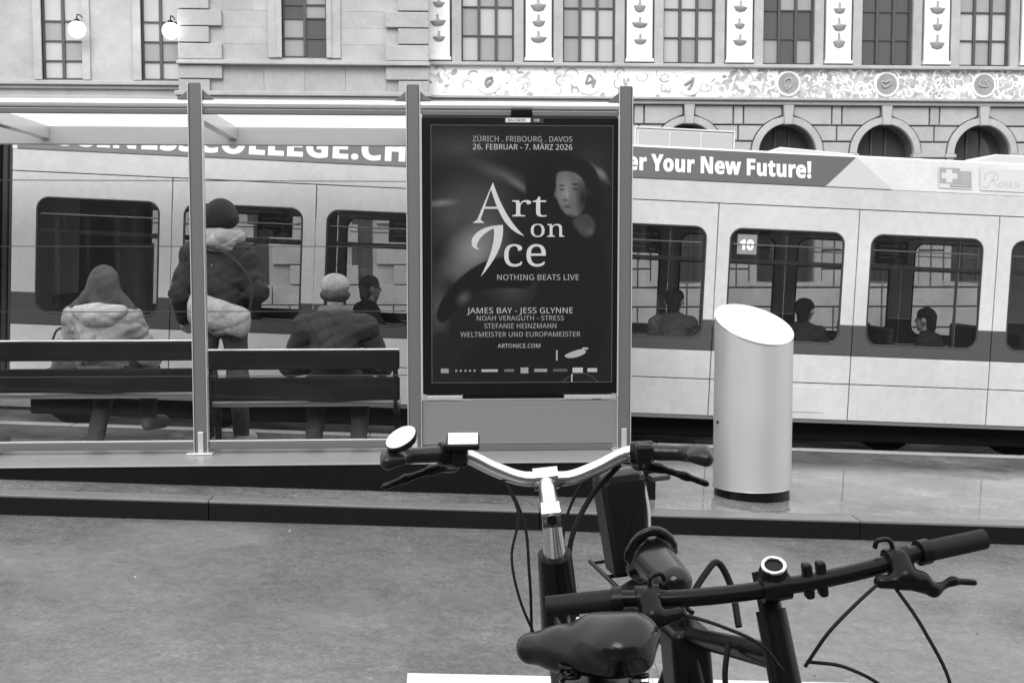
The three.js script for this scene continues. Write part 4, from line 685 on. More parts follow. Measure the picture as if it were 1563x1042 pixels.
{ // person sitting on the higher bench: pale hooded jacket, dark headscarf
  const p = onPlane(157, 560, -8.72), g = ground(p.x, STEP), P = sit(benchL.seat, g, 1.05, 0.02, 0.3);
  Object.assign(P, { kneeR: [0.22, benchL.seat + 0.12, -0.42], ankleR: [0.26, g + 0.2, -0.2], toeR: [0.33, g + 0.17, -0.34], kneeL: [-0.06, benchL.seat + 0.1, -0.36], ankleL: [-0.03, g + 0.075, 0.17], toeL: [-0.04, g + 0.048, 0.01] });
  const t = buildPerson('person', 'person sitting on the bench in a pale hooded jacket and grey headscarf', [p.x, 0, p.z], P, { coat: cloth(0.45), trousers: cloth(0.05), shoes: mat(0.12, 0.5) });
  const h = P.head;
  part(t, 'headscarf', meshOf([{ c: [h[0], h[1] + 0.028, h[2]], r: [0.102, 0.112, 0.116] }, [[h[0], h[1] - 0.02, h[2] + 0.03], [h[0] - 0.21, h[1] - 0.19, h[2] + 0.07], 0.09, 0.035], [[h[0], h[1] - 0.02, h[2] + 0.03], [h[0] + 0.22, h[1] - 0.19, h[2] + 0.07], 0.09, 0.035], [[h[0], h[1], h[2] + 0.03], [h[0], h[1] - 0.14, h[2] + 0.07], 0.09, 0.08]], 0.01, 0.04, 0.004), cloth(0.075), 'grey headscarf');
  part(t, 'hood', meshOf([[[h[0] - 0.15, h[1] - 0.19, h[2] + 0.12], [h[0], h[1] - 0.2, h[2] + 0.2], 0.05, 0.065], [[h[0] + 0.15, h[1] - 0.19, h[2] + 0.12], [h[0], h[1] - 0.2, h[2] + 0.2], 0.05, 0.065], [[h[0] - 0.06, h[1] - 0.24, h[2] + 0.17], [h[0] + 0.06, h[1] - 0.24, h[2] + 0.17], 0.06, 0.06]], 0.01, 0.05, 0.004), cloth(0.5));
  const q = onPlane(88, 508, -8.66), b = thing('cloth_bag', 'small grey folded bag lying on the bench beside the headscarfed person', 'bag', [q.x, benchL.seat, -8.8]);
  part(b, 'pouch', meshOf([[[-0.12, 0.08, 0], [0.1, 0.1, 0], 0.08, 0.1], [[-0.16, 0.3, 0.02], [0.08, 0.34, 0.02], 0.03, 0.06], [[0, 0.1, 0], [0, 0.32, 0.02], 0.1, 0.06]], 0.012, 0.06, 0.004), cloth(0.25));
  part(b, 'handle', tube([V(-0.08, 0.36, 0.02), V(-0.04, 0.44, 0.02), V(0.04, 0.45, 0.02), V(0.07, 0.38, 0.02)], 0.008), cloth(0.05));
}
{ // person sitting on the lower bench: dark coat, pale cap
  const p = onPlane(511, 560, -8.72), g = ground(p.x, STEP), P = sit(benchR.seat, g, 1.2, 0.03, 0.33, 0.14);
  const t = buildPerson('person', 'person sitting on the bench in a dark coat and pale knit hat', [p.x, 0, p.z], P, { coat: cloth(0.035), coatName: 'coat', trousers: cloth(0.05), shoes: mat(0.02, 0.4) });
  const h = P.head;
  part(t, 'knit_hat', meshOf([{ c: [h[0], h[1] + 0.055, h[2]], r: [0.106, 0.088, 0.112] }], 0.008, 0.02, 0.001), cloth(0.4), 'pale knit hat');
  part(t, 'hair', meshOf([{ c: [h[0], h[1] - 0.012, h[2] + 0.012], r: [0.112, 0.062, 0.11] }], 0.008, 0.02, 0.003), cloth(0.07));
  part(t, 'collar', meshOf([[[h[0] - 0.09, h[1] - 0.13, h[2] + 0.0], [h[0], h[1] - 0.12, h[2] + 0.085], 0.04, 0.045], [[h[0] + 0.09, h[1] - 0.13, h[2] + 0.0], [h[0], h[1] - 0.12, h[2] + 0.085], 0.04, 0.045], [[h[0] - 0.08, h[1] - 0.16, h[2] - 0.04], [h[0] + 0.08, h[1] - 0.16, h[2] - 0.04], 0.035, 0.035]], 0.008, 0.03, 0.002), cloth(0.16));
}
{ // person standing in front of the benches, seen from behind
  const p = onPlane(337, 600, -9.12), g = ground(p.x, STEP);
  const P = { hipL: [-0.1, 0.93, 0], hipR: [0.1, 0.93, 0], kneeL: [-0.11, 0.51, -0.01], kneeR: [0.12, 0.51, -0.02], ankleL: [-0.1, 0.075, 0.03], ankleR: [0.15, 0.075, 0.03], toeL: [-0.12, 0.045, -0.13], toeR: [0.19, 0.045, -0.12], chest: [0, 1.3, 0], neck: [0.01, 1.5, -0.02], head: [0.015, 1.64, -0.03], shoulderL: [-0.19, 1.4, 0], shoulderR: [0.19, 1.4, 0], elbowL: [-0.275, 1.12, 0.03], elbowR: [0.275, 1.13, 0.03], wristL: [-0.28, 0.93, -0.12], wristR: [0.13, 1.1, -0.22] };
  const t = buildPerson('person', 'person standing with their back turned in a dark jacket and knit hat', [p.x, g, p.z], P, { coat: cloth(0.035), trousers: cloth(0.085), shoes: mat(0.4, 0.5), palm: [0, 0, -1] }); t.scale.setScalar(1.025);
  const h = P.head;
  part(t, 'knit_hat', meshOf([{ c: [h[0], h[1] + 0.06, h[2] + 0.005], r: [0.112, 0.108, 0.12] }, [[h[0] - 0.06, h[1] + 0.02, h[2] + 0.04], [h[0] + 0.06, h[1] + 0.02, h[2] + 0.04], 0.075, 0.075]], 0.008, 0.03, 0.0015), cloth(0.03), 'dark knit hat');
  part(t, 'hood', meshOf([[[h[0] - 0.11, h[1] - 0.11, h[2] + 0.03], [h[0], h[1] - 0.12, h[2] + 0.13], 0.062, 0.07], [[h[0] + 0.12, h[1] - 0.11, h[2] + 0.03], [h[0], h[1] - 0.12, h[2] + 0.13], 0.062, 0.07], [[h[0] - 0.06, h[1] - 0.17, h[2] + 0.11], [h[0] + 0.06, h[1] - 0.17, h[2] + 0.11], 0.05, 0.05]], 0.008, 0.035, 0.005), cloth(0.5), 'pale bunched hood');
  const b = thing('shoulder_bag', 'pale shoulder bag hanging behind the standing person', 'bag', [p.x, g, p.z]); b.scale.setScalar(1.025);
  part(b, 'pouch', meshOf([[[-0.13, 1.11, 0.19], [0.2, 0.99, 0.19], 0.032, 0.032], [[-0.15, 0.94, 0.19], [0.19, 0.84, 0.18], 0.036, 0.036], [[-0.14, 1.03, 0.2], [0.2, 0.92, 0.2], 0.045, 0.045], [[-0.14, 0.98, 0.2], [0.2, 0.88, 0.195], 0.042, 0.042], [[-0.13, 1.07, 0.2], [0.2, 0.96, 0.2], 0.042, 0.042]], 0.01, 0.05, 0.003), cloth(0.5));
  part(b, 'clasp', rbox(0.0, 0.08, 0.83, 0.86, 0.255, 0.275, 0.008), mat(0.05, 0.4));
  part(b, 'strap', tube([V(0.24, 0.98, 0.16), V(0.26, 1.2, 0.2), V(0.1, 1.4, 0.19), V(-0.12, 1.47, 0.12), V(-0.2, 1.42, -0.08), V(-0.14, 1.2, -0.18), V(0.1, 1.0, -0.2), V(0.25, 0.95, -0.05)], 0.011, 50), cloth(0.05));
}
// passengers in the tram
{
  const th = Math.atan(GRADE), place = (u, v, z) => [u * Math.cos(th) + v * Math.sin(th), -u * Math.sin(th) + v * Math.cos(th), TZ + z];
  const P = sit(0.0, -0.32, 0.95, 0.02, 0.26);
  const spots = [[3.24, 0.3, 'passenger in a dark coat in the tram window with the line number', 1], [3.82, 0.3, 'dark-haired passenger behind the tram window next to the line number window', -1], [2.05, 0.34, 'passenger in dark clothes in the tram window next to the poster case', 1], [4.5, 0.26, 'bulky passenger in a dark coat behind the last full tram window', -1], [-0.72, 0.34, 'passenger in a dark coat seen through the tram beyond the pale-hatted person', 1]];
  spots.forEach(([u, dy, lab, d], i) => {
    const c = place(u, 0.29 + dy, -0.52 - (i % 2) * 0.12);
    const t = buildPerson('passenger', lab, c, P, { coat: cloth([0.05, 0.1, 0.16, 0.035, 0.08][i]), trousers: cloth(0.03), shoes: mat(0.02, 0.5), group: 'passengers in the tram' });
    t.rotation.y = d * -[0.75, 1.1, 0.5, 0.9, 1.2][i]; t.scale.setScalar(0.88);
    const h = P.head; part(t, 'hair', meshOf([{ c: [h[0], h[1] + 0.045, h[2] + 0.015], r: [0.1, 0.085, 0.1] }, [[h[0], h[1], h[2] + 0.05], [h[0], h[1] - 0.09, h[2] + 0.05], 0.07, 0.06]], 0.01, 0.03, 0.002), cloth([0.02, 0.03, 0.05, 0.02, 0.12][i]));
  });
}
// ---------------------------------------------------------------- bicycles (local axes: x forward, y up, z to the rider's right)
function steerTurn(g, axisPt, ang, axis) { g.translate(-axisPt.x, -axisPt.y, -axisPt.z); g.applyQuaternion(new THREE.Quaternion().setFromAxisAngle(axis, ang)); g.translate(axisPt.x, axisPt.y, axisPt.z); return g; }
function wheel(b, x, r, steer) {
  const w = part(b, 'wheel', steer((() => { const g = new THREE.CylinderGeometry(0.03, 0.03, 0.1, 16); g.rotateX(Math.PI / 2); g.translate(x, r, 0); return g; })()), M.steel);
  part(w, 'tyre', steer((() => { const g = new THREE.TorusGeometry(r - 0.022, 0.022, 10, 56); g.translate(x, r, 0); return g; })()), M.rubber);
  part(w, 'rim', steer((() => { const g = new THREE.TorusGeometry(r - 0.05, 0.011, 8, 56); g.translate(x, r, 0); return g; })()), M.steel);
  const sp = []; for (let i = 0; i < 28; i++) { const a = i / 28 * Math.PI * 2, s = i % 2 ? 1 : -1; sp.push(rod(V(x + 0.028 * Math.cos(a + s), r + 0.028 * Math.sin(a + s), 0.03 * s), V(x + (r - 0.052) * Math.cos(a), r + (r - 0.052) * Math.sin(a), 0), 0.001, 0.001, 4)); }
  const m = part(w, 'spokes', steer(join(sp)), M.steel); m.userData.kind = 'stuff';
}
function mudguard(x, r, a0, a1) { const s = []; const n = 30; const g = new THREE.TorusGeometry(r + 0.018, 0.032, 8, n, a1 - a0); g.rotateZ(a0); g.scale(1, 1, 1); g.translate(x, r, 0); return g; }
function saddleGeo(w, l, rise) {
  return meshOf([{ c: [-l * 0.28, 0, -w * 0.24], r: [l * 0.3, 0.034, w * 0.27] }, { c: [-l * 0.28, 0, w * 0.24], r: [l * 0.3, 0.034, w * 0.27] }, [[-l * 0.3, 0.002, 0], [l * 0.46, -0.004, 0], 0.036, 0.022], [[-l * 0.48, rise, -w * 0.25], [-l * 0.48, rise, w * 0.25], 0.022, 0.022], { c: [-l * 0.3, -0.03, 0], r: [l * 0.25, 0.025, w * 0.38] }], 0.0055, 0.03);
}
function placeBike(o, fwd, leanRight, barLocal, barWorld) {
  const f = fwd.clone().setY(0).normalize(); f.y = -GRADE * f.x; f.normalize();
  const r0 = V().crossVectors(f, V(0, 1, 0)).normalize(), u0 = V().crossVectors(r0, f).normalize();
  const u = u0.clone().multiplyScalar(Math.cos(leanRight)).addScaledVector(r0, Math.sin(leanRight)).normalize(), r = V().crossVectors(f, u).normalize();
  const m = new THREE.Matrix4().makeBasis(f, u, r); o.quaternion.setFromRotationMatrix(m);
  const b = barLocal.clone().multiply(o.scale).applyQuaternion(o.quaternion); o.position.set(barWorld.x - b.x, 0, barWorld.z - b.z); o.position.y = ground(o.position.x, STEP);
}
const camDir = (x, d) => RT.clone().multiplyScalar(x).addScaledVector(V(FW.x, 0, FW.z).normalize(), d);
{ // silver-barred bicycle pointing at the tram stop
  const b = thing('bicycle', 'bicycle with curved silver handlebar, mirror and wide black saddle', 'bicycle');
  const ax = V(0.8, 0.8, 0), axis = V(-0.342, 0.94, 0).normalize(), onAxis = (y) => V(ax.x + (y - ax.y) * axis.x / axis.y, y, 0);
  const TURN = -0.06, ROLL = 0.098, S0 = (g) => steerTurn(g, ax, TURN, axis), S = (g) => S0(steerTurn(g.scale(1, 1, 0.95), V(0.83, 1.045, 0), ROLL, V(1, 0, 0)));   // negative turns the bars to the rider's right
  const barC = V(0.83, 1.045, 0);
  wheel(b, 0.0, 0.345, (g) => g); wheel(b, 1.06, 0.345, S0);
  const fr = part(b, 'frame', join([rod(onAxis(0.62), onAxis(0.83), 0.03, 0.03, 16), rod(onAxis(0.64), V(0.42, 0.28, 0), 0.032, 0.034, 16), rod(V(0.42, 0.28, 0), V(0.27, 0.74, 0), 0.019, 0.019), rod(onAxis(0.78), V(0.28, 0.66, 0), 0.019, 0.019), ...[-1, 1].flatMap((s) => [rod(V(0.42, 0.28, s * 0.03), V(0, 0.345, s * 0.06), 0.011, 0.009), rod(V(0.28, 0.68, s * 0.02), V(0, 0.345, s * 0.06), 0.009, 0.008)])]), M.bikeBlack);
  part(b, 'fork', S0(join([rod(onAxis(0.45), onAxis(0.62), 0.024, 0.026), ...[-1, 1].map((s) => tube([onAxis(0.6).add(V(0, 0, s * 0.02)), onAxis(0.55).add(V(0, 0, s * 0.05)), V(0.98, 0.42, s * 0.055), V(1.06, 0.345, s * 0.055)], 0.013, 16))])), M.bikeBlack);
  part(fr, 'head_tube_cover', rod(onAxis(0.68), onAxis(0.905), 0.043, 0.034, 24), M.bikeBlack);
  part(b, 'stem', S0(join([rod(onAxis(0.89), onAxis(0.985), 0.025, 0.018, 20), (() => { const g = new THREE.CylinderGeometry(0.026, 0.026, 0.036, 22); g.rotateX(Math.PI / 2); const q = onAxis(0.992); g.translate(q.x, q.y, 0); return g; })(), rod(onAxis(0.992), V(0.83, 1.045, 0), 0.02, 0.016, 16), (() => { const g = new THREE.CylinderGeometry(0.023, 0.023, 0.05, 20); g.rotateX(Math.PI / 2); g.translate(0.83, 1.045, 0); return g; })()])), M.bikeSilver);
  part(b, 'stem_bolt', S0((() => { const g = new THREE.CylinderGeometry(0.01, 0.01, 0.05, 14); g.rotateZ(Math.PI / 2); const q = onAxis(0.988); g.translate(q.x - 0.008, q.y, 0); return g; })()), M.blackMetal);
  const side = (s) => [V(0.83, 1.045, 0), V(0.83, 1.045, s * 0.05), V(0.832, 1.065, s * 0.11), V(0.825, 1.095, s * 0.175), V(0.808, 1.1, s * 0.23), V(0.79, 1.1, s * 0.31)];
  part(b, 'handlebar', S(join([tube(side(-1), 0.0155, 40, 16), tube(side(1), 0.0155, 40, 16)])), M.bikeSilver);
  for (const s of [-1, 1]) {
    const gp = part(b, 'grip', S(meshOf([[[0.808, 1.1, s * 0.225], [0.788, 1.1, s * 0.32], 0.017, 0.015], [[0.79, 1.1, s * 0.295], [0.776, 1.1, s * 0.328], 0.015, 0.018], [[0.766, 1.097, s * 0.3], [0.758, 1.094, s * 0.33], 0.011, 0.016], { c: [0.778, 1.102, s * 0.322], r: [0.024, 0.015, 0.02] }], 0.004, 0.01)), phys(0.008, 0.3, { specularIntensity: 0.6 }));
    const lv = part(b, 'brake_lever', S(meshOf([[[0.825, 1.09, s * 0.2], [0.845, 1.075, s * 0.2], 0.022, 0.016], [[0.845, 1.072, s * 0.2], [0.85, 1.06, s * 0.245], 0.014, 0.009], [[0.85, 1.06, s * 0.245], [0.838, 1.045, s * 0.3], 0.008, 0.007], [[0.838, 1.045, s * 0.3], [0.832, 1.03, s * 0.345], 0.007, 0.007]], 0.004, 0.012)), M.bikeBlack);
    part(lv, 'clamp', S(rod(V(0.823, 1.096, s * 0.185), V(0.808, 1.1, s * 0.225), 0.024, 0.024, 16)), M.blackMetal);
    part(lv, 'cable', S(tube([V(0.85, 1.07, s * 0.19), V(0.9, 1.06, s * 0.12), V(0.88, 0.96, s * 0.05), V(0.85, 0.84, s * 0.035), V(0.86, 0.7, s * 0.03)], 0.0033, 30, 6)), M.rubber);
  }
  part(b, 'shifter', S(rbox(0.775, 0.835, 1.085, 1.12, 0.185, 0.225, 0.01, 2)), M.blackMetal);
  part(b, 'cable', S(tube([V(0.83, 1.06, -0.1), V(0.8, 0.98, -0.06), V(0.77, 0.9, -0.075), V(0.76, 0.82, -0.06), V(0.78, 0.72, -0.02)], 0.003, 30, 6)), M.rubber);
  part(b, 'cable', S(tube([V(0.84, 1.07, 0.16), V(0.86, 1.0, 0.1), V(0.83, 0.92, 0.055), V(0.81, 0.82, 0.045), V(0.82, 0.7, 0.03)], 0.006, 30, 8)), M.rubber);
  const ds = part(b, 'display', S((() => { const g = new RoundedBoxGeometry(0.045, 0.014, 0.07, 3, 0.006); g.rotateZ(0.45); g.translate(0.79, 1.127, -0.175); return g; })()), M.blackMetal);
  part(ds, 'display_screen', S((() => { const g = new RoundedBoxGeometry(0.038, 0.003, 0.062, 2, 0.001); g.rotateZ(0.45); g.translate(0.7865, 1.1345, -0.175); return g; })()), mat(0.85, 0.12, { metalness: 0.9 }));
  part(ds, 'display_clamp', S(rbox(0.785, 0.83, 1.075, 1.12, -0.2, -0.165, 0.01, 2)), M.blackMetal);
  // mirror past the end of the grip
  const mi = part(b, 'mirror', S((() => { const g = new THREE.CylinderGeometry(0.036, 0.03, 0.012, 32); g.scale(1, 1, 1); g.rotateZ(0.42); g.rotateX(-0.42); g.translate(0.77, 1.135, -0.3); return g; })()), M.blackMetal);
  part(mi, 'mirror_glass', S((() => { const g = new THREE.CylinderGeometry(0.0335, 0.0335, 0.002, 32); g.translate(0, 0.008, 0); g.rotateZ(0.42); g.rotateX(-0.42); g.translate(0.77, 1.135, -0.3); return g; })()), M.mirror);
  part(mi, 'mirror_arm', S(rod(V(0.785, 1.1, -0.335), V(0.772, 1.128, -0.325), 0.006, 0.006, 10)), M.steel);
  // saddle and post
  const sg = meshOf([[[0.105, -0.018, 0], [0.05, -0.012, 0], 0.026, 0.03], [[0.05, -0.012, 0], [-0.02, 0.008, 0], 0.03, 0.036], [[-0.02, 0.008, 0], [-0.085, 0.022, 0], 0.036, 0.032], { c: [-0.07, 0.012, 0.03], r: [0.05, 0.034, 0.045] }, { c: [-0.07, 0.012, -0.03], r: [0.05, 0.034, 0.045] }, { c: [-0.03, -0.02, 0], r: [0.085, 0.026, 0.05] }], 0.0045, 0.03);
  sg.scale(0.88, 0.92, 0.88); sg.rotateY(1.0); sg.rotateX(0.06); sg.translate(0.155, 0.925, -0.02);
  const sd = part(b, 'saddle', sg, M.saddle);
  part(sd, 'saddle_rails', join([-1, 1].map((s) => tube([V(0.31, 0.915, s * 0.012), V(0.26, 0.885, s * 0.02), V(0.18, 0.885, s * 0.022), V(0.13, 0.905, s * 0.045)], 0.0038, 20, 6))), M.steel);
  for (const s of [-1, 1]) { const pts = []; for (let i = 0; i <= 70; i++) { const a = i / 70 * Math.PI * 2 * 5; pts.push(V(0.135 + 0.013 * Math.cos(a), 0.84 + 0.07 * i / 70, s * 0.05 + 0.013 * Math.sin(a))); } part(sd, 'spring', new THREE.TubeGeometry(new THREE.CatmullRomCurve3(pts), 160, 0.0032, 6), M.blackMetal); }
  part(b, 'seat_post', join([rod(V(0.27, 0.72, 0), V(0.232, 0.88, 0), 0.0155, 0.0155, 14), rbox(0.2, 0.25, 0.872, 0.9, -0.03, 0.03, 0.006), rbox(0.12, 0.25, 0.835, 0.85, -0.06, 0.06, 0.004)]), M.blackMetal);
  const rk = []; for (const s of [-1, 1]) rk.push(rod(V(-0.26, 0.74, s * 0.05), V(0.22, 0.74, s * 0.05), 0.006, 0.006, 8), rod(V(-0.1, 0.74, s * 0.055), V(0, 0.35, s * 0.075), 0.005, 0.005, 8)); for (let k = 0; k < 4; k++) rk.push(rod(V(-0.24 + k * 0.14, 0.74, -0.05), V(-0.24 + k * 0.14, 0.74, 0.05), 0.005, 0.005, 8));
  part(b, 'luggage_rack', join(rk), M.blackMetal);
  part(b, 'mudguard', mudguard(0, 0.345, 0.2, 3.0), M.bikeBlack);
  part(b, 'mudguard', S0(mudguard(1.06, 0.345, 0.6, 2.9)), M.bikeBlack);
  part(b, 'kickstand', rod(V(0.36, 0.3, -0.04), V(0.28, 0.03, -0.2), 0.009, 0.009, 8), M.steel);
  part(b, 'crank', join([rod(V(0.42, 0.28, 0.07), V(0.48, 0.12, 0.08), 0.009, 0.009), rod(V(0.42, 0.28, -0.07), V(0.36, 0.44, -0.08), 0.009, 0.009), rbox(0.43, 0.53, 0.105, 0.13, 0.09, 0.17, 0.006), rbox(0.31, 0.41, 0.43, 0.455, -0.17, -0.09, 0.006)]), M.blackMetal);
  part(b, 'chain_guard', (() => { const g = new THREE.CylinderGeometry(0.09, 0.09, 0.012, 28); g.rotateX(Math.PI / 2); g.translate(0.42, 0.28, 0.055); return g; })(), M.blackMetal);
  b.scale.setScalar(1.018);
  placeBike(b, camDir(-0.045, 0.58), -0.125, barC, camPoint(828, 714, 2.5));
}
{ // black bicycle pointing away from the tram stop
  const b = thing('bicycle', 'black bicycle with long flat black handlebar and rear bag', 'bicycle');
  const ax = V(0.78, 0.8, 0), axis = V(-0.342, 0.94, 0).normalize(), onAxis = (y) => V(ax.x + (y - ax.y) * axis.x / axis.y, y, 0);
  const TURN = -0.12, S = (g) => steerTurn(g, ax, TURN, axis);
  const barC = V(0.79, 0.955, 0);
  wheel(b, 0.0, 0.345, (g) => g); wheel(b, 1.05, 0.345, S);
  part(b, 'frame', join([rod(onAxis(0.6), onAxis(0.9), 0.03, 0.027, 18), rod(onAxis(0.64), V(0.42, 0.29, 0), 0.03, 0.032, 16), rod(V(0.42, 0.29, 0), V(0.25, 0.74, 0), 0.018, 0.018), rod(onAxis(0.82), V(0.27, 0.7, 0), 0.024, 0.02, 16), ...[-1, 1].flatMap((s) => [rod(V(0.42, 0.29, s * 0.03), V(0, 0.345, s * 0.06), 0.011, 0.009), rod(V(0.27, 0.7, s * 0.02), V(0, 0.345, s * 0.06), 0.01, 0.008)])]), M.bikeBlack);
  part(b, 'fork', S(join([rod(onAxis(0.45), onAxis(0.6), 0.024, 0.028), rod(onAxis(0.56).add(V(0, 0, -0.06)), onAxis(0.56).add(V(0, 0, 0.06)), 0.022, 0.022), ...[-1, 1].map((s) => rod(onAxis(0.56).add(V(0, 0, s * 0.06)), V(1.05, 0.345, s * 0.06), 0.017, 0.015))])), M.bikeBlack);
  part(b, 'stem', S(join([rod(onAxis(0.89), onAxis(0.965), 0.021, 0.021, 16), rod(onAxis(0.945), V(0.79, 0.955, 0), 0.019, 0.019, 14), (() => { const g = new THREE.CylinderGeometry(0.024, 0.024, 0.05, 18); g.rotateX(Math.PI / 2); g.translate(0.79, 0.955, 0); return g; })()])), M.bikeBlack);
  const bell = part(b, 'bell', S((() => { const g = new THREE.CylinderGeometry(0.022, 0.026, 0.016, 24); g.rotateZ(-0.5); g.translate(0.79, 0.987, 0.0); return g; })()), M.blackMetal);
  part(bell, 'bell_ring', S((() => { const g = new THREE.TorusGeometry(0.019, 0.004, 8, 28); g.rotateX(Math.PI / 2); g.translate(0, 0.01, 0); g.rotateZ(-0.5); g.translate(0.79, 0.987, 0.0); return g; })()), M.bikeSilver);
  const side = (s) => [V(0.79, 0.955, 0), V(0.79, 0.955, s * 0.06), V(0.787, 0.962, s * 0.18), V(0.775, 0.972, s * 0.27), V(0.755, 0.972, s * 0.395)];
  part(b, 'handlebar', S(join([tube(side(-1), 0.0155, 30, 14), tube(side(1), 0.0155, 30, 14)])), M.bikeBlack);
  for (const s of [-1, 1]) {
    const gp = part(b, 'grip', S(rod(V(0.773, 0.972, s * 0.285), V(0.754, 0.972, s * 0.4), 0.019, 0.0185, 20)), M.gripBlack);
    part(gp, 'grip_collar', S(rod(V(0.776, 0.972, s * 0.268), V(0.773, 0.972, s * 0.286), 0.023, 0.023, 20)), M.blackMetal);
    const lv = part(b, 'brake_lever', S(meshOf([[[0.79, 0.968, s * 0.225], [0.815, 0.95, s * 0.225], 0.023, 0.02], [[0.815, 0.945, s * 0.18], [0.82, 0.935, s * 0.25], 0.012, 0.016], [[0.82, 0.935, s * 0.25], [0.822, 0.918, s * 0.27], 0.016, 0.012], [[0.822, 0.918, s * 0.27], [0.812, 0.925, s * 0.31], 0.009, 0.0065], [[0.812, 0.925, s * 0.31], [0.806, 0.914, s * 0.352], 0.0065, 0.006]], 0.004, 0.012)), M.bikeBlack);
    part(lv, 'clamp', S(rod(V(0.785, 0.968, s * 0.205), V(0.782, 0.97, s * 0.245), 0.023, 0.023, 16)), M.blackMetal);
    part(lv, 'shift_lever', S(tube([V(0.785, 0.985, s * 0.22), V(0.782, 1.005, s * 0.215), V(0.778, 1.006, s * 0.195), V(0.775, 0.993, s * 0.19)], 0.0045, 14, 8)), M.blackMetal);
    part(lv, 'cable', S(tube([V(0.815, 0.945, s * 0.18), V(0.85, 0.925, s * 0.12), V(0.87, 0.89, s * 0.06), V(0.85, 0.83, s * 0.02)], 0.0034, 26, 6)), M.rubber);
  }
  part(b, 'clamp_knob', S(join([rbox(0.775, 0.8, 0.925, 0.99, -0.068, -0.052, 0.006), rbox(0.775, 0.8, 0.925, 0.99, -0.093, -0.077, 0.006)])), M.blackMetal);
  part(b, 'cable', S(tube([V(0.83, 0.83, -0.03), V(0.88, 0.83, -0.08), V(0.9, 0.79, -0.135), V(0.89, 0.75, -0.13), V(0.86, 0.72, -0.06), V(0.83, 0.71, -0.02)], 0.0034, 40, 6)), M.rubber);
  part(b, 'cable', S(tube([V(0.812, 0.94, -0.2), V(0.85, 0.86, -0.235), V(0.88, 0.75, -0.26), V(0.86, 0.62, -0.2), V(0.82, 0.55, -0.06)], 0.0034, 40, 6)), M.rubber);
  part(b, 'brake_lead', tube([V(0.6, 0.8, 0.03), V(0.62, 0.74, 0.05), V(0.62, 0.68, 0.045), V(0.6, 0.6, 0.03)], 0.006, 20, 8), M.rubber);
  const arch = []; for (let i = 0; i < 10; i++) { const q = (k) => { const a = Math.PI * (0.08 + 0.84 * k / 10); return [0.03 + 0.03 * Math.sin(a), 0.8 + 0.085 * Math.sin(a), 0.062 * Math.cos(a)]; }; arch.push([q(i), q(i + 1), 0.0075, 0.0075]); }
  const sd = part(b, 'saddle', meshOf([...arch, [[0.05, 0.815, 0], [0.2, 0.8, 0], 0.05, 0.04], { c: [0.03, 0.79, 0], r: [0.05, 0.04, 0.06] }], 0.0045, 0.014), M.saddle);
  part(sd, 'saddle_rails', join([-1, 1].map((s) => tube([V(0.22, 0.805, s * 0.012), V(0.17, 0.775, s * 0.02), V(0.09, 0.775, s * 0.022), V(0.04, 0.8, s * 0.04)], 0.0038, 20, 6))), M.steel);
  part(b, 'seat_post', join([rod(V(0.25, 0.72, 0), V(0.15, 0.775, 0), 0.0155, 0.0155, 14), rbox(0.11, 0.17, 0.765, 0.79, -0.025, 0.025, 0.006)]), M.blackMetal);
  part(b, 'battery_pack', rbox(0.19, 0.3, 0.36, 0.72, -0.045, 0.045, 0.02, 2), M.blackMetal);
  part(b, 'cable_lock', tube([V(0.16, 0.72, -0.03), V(0.12, 0.78, -0.1), V(0.1, 0.8, -0.14), V(0.1, 0.74, -0.17), V(0.16, 0.66, -0.16)], 0.008, 30, 8), M.rubber);
  const rk = []; for (const s of [-1, 1]) rk.push(rod(V(-0.36, 0.71, s * 0.05), V(0.16, 0.71, s * 0.05), 0.006, 0.006, 8), rod(V(-0.1, 0.71, s * 0.055), V(0, 0.35, s * 0.075), 0.005, 0.005, 8)); for (let k = 0; k < 4; k++) rk.push(rod(V(-0.34 + k * 0.14, 0.71, -0.05), V(-0.34 + k * 0.14, 0.71, 0.05), 0.005, 0.005, 8));
  part(b, 'luggage_rack', join(rk), M.blackMetal);
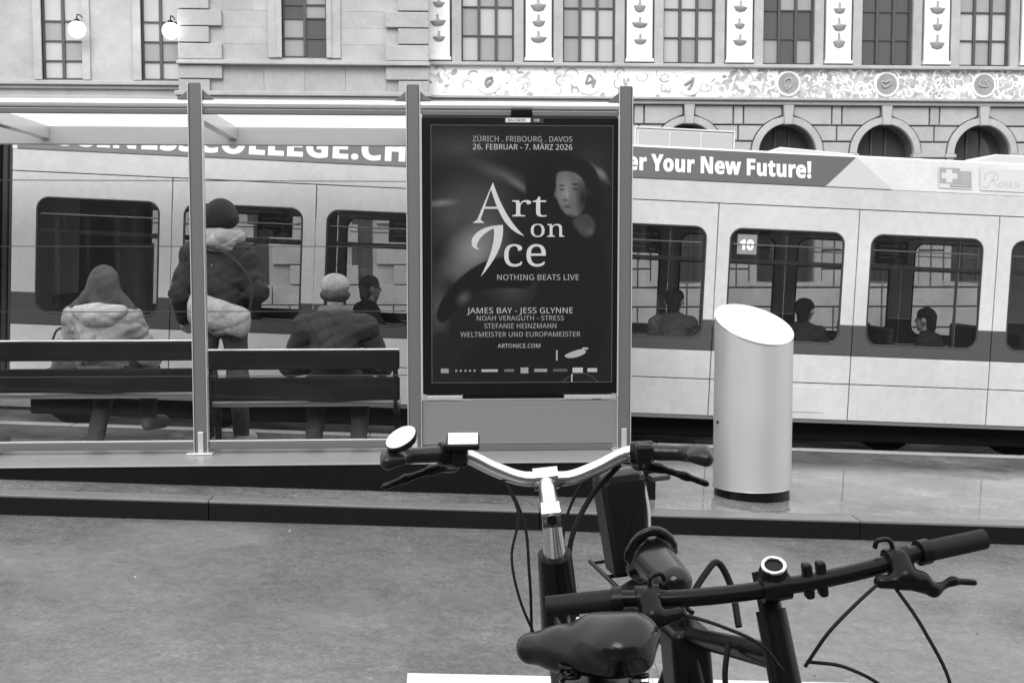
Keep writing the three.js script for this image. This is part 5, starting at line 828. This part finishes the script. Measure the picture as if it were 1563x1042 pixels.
  part(b, 'mudguard', mudguard(0, 0.345, 0.2, 3.0), M.bikeBlack);
  part(b, 'kickstand', rod(V(0.36, 0.3, 0.04), V(0.26, 0.02, 0.16), 0.009, 0.009, 8), M.steel);
  part(b, 'crank', join([rod(V(0.42, 0.29, 0.07), V(0.48, 0.13, 0.08), 0.009, 0.009), rod(V(0.42, 0.29, -0.07), V(0.36, 0.45, -0.08), 0.009, 0.009), rbox(0.43, 0.53, 0.115, 0.14, 0.09, 0.17, 0.006), rbox(0.31, 0.41, 0.44, 0.465, -0.17, -0.09, 0.006)]), M.blackMetal);
  placeBike(b, camDir(0.129, -0.63), 0.09, barC, camPoint(1190, 898, 2.12));
  const bag = thing('rack_bag', 'tall black bag strapped on the rear rack of the black bicycle', 'bag');
  bag.position.copy(b.position); bag.quaternion.copy(b.quaternion);
  part(bag, 'sack', extrude((() => { const q = new THREE.Shape(); q.moveTo(-0.038, 0.722); q.lineTo(0.036, 0.722); q.quadraticCurveTo(0.042, 0.722, 0.043, 0.73); q.lineTo(0.06, 0.945); q.quadraticCurveTo(0.061, 0.975, 0.04, 0.978); q.lineTo(-0.04, 0.978); q.quadraticCurveTo(-0.06, 0.975, -0.059, 0.945); q.lineTo(-0.045, 0.73); q.closePath(); return q; })(), 0.11, 0.13, 0.012).rotateY(-Math.PI / 2), phys(0.006, 0.4, { specularIntensity: 0.35 }));
  part(bag, 'flap', meshOf([[[-0.21, 0.972, -0.035], [-0.21, 0.972, 0.035], 0.028, 0.028], [[-0.155, 0.972, -0.03], [-0.155, 0.972, 0.035], 0.026, 0.026]], 0.005, 0.02, 0.001), phys(0.01, 0.16, { specularIntensity: 1 }));
  part(bag, 'strap', tube([V(-0.14, 0.96, -0.05), V(-0.135, 0.88, -0.056), V(-0.14, 0.78, -0.05)], 0.004, 16, 6), mat(0.4, 0.5));
  part(bag, 'buckle', rbox(-0.17, -0.13, 0.955, 0.97, -0.12, -0.07, 0.005), mat(0.03, 0.4));
}
renderer.render(scene, camera);
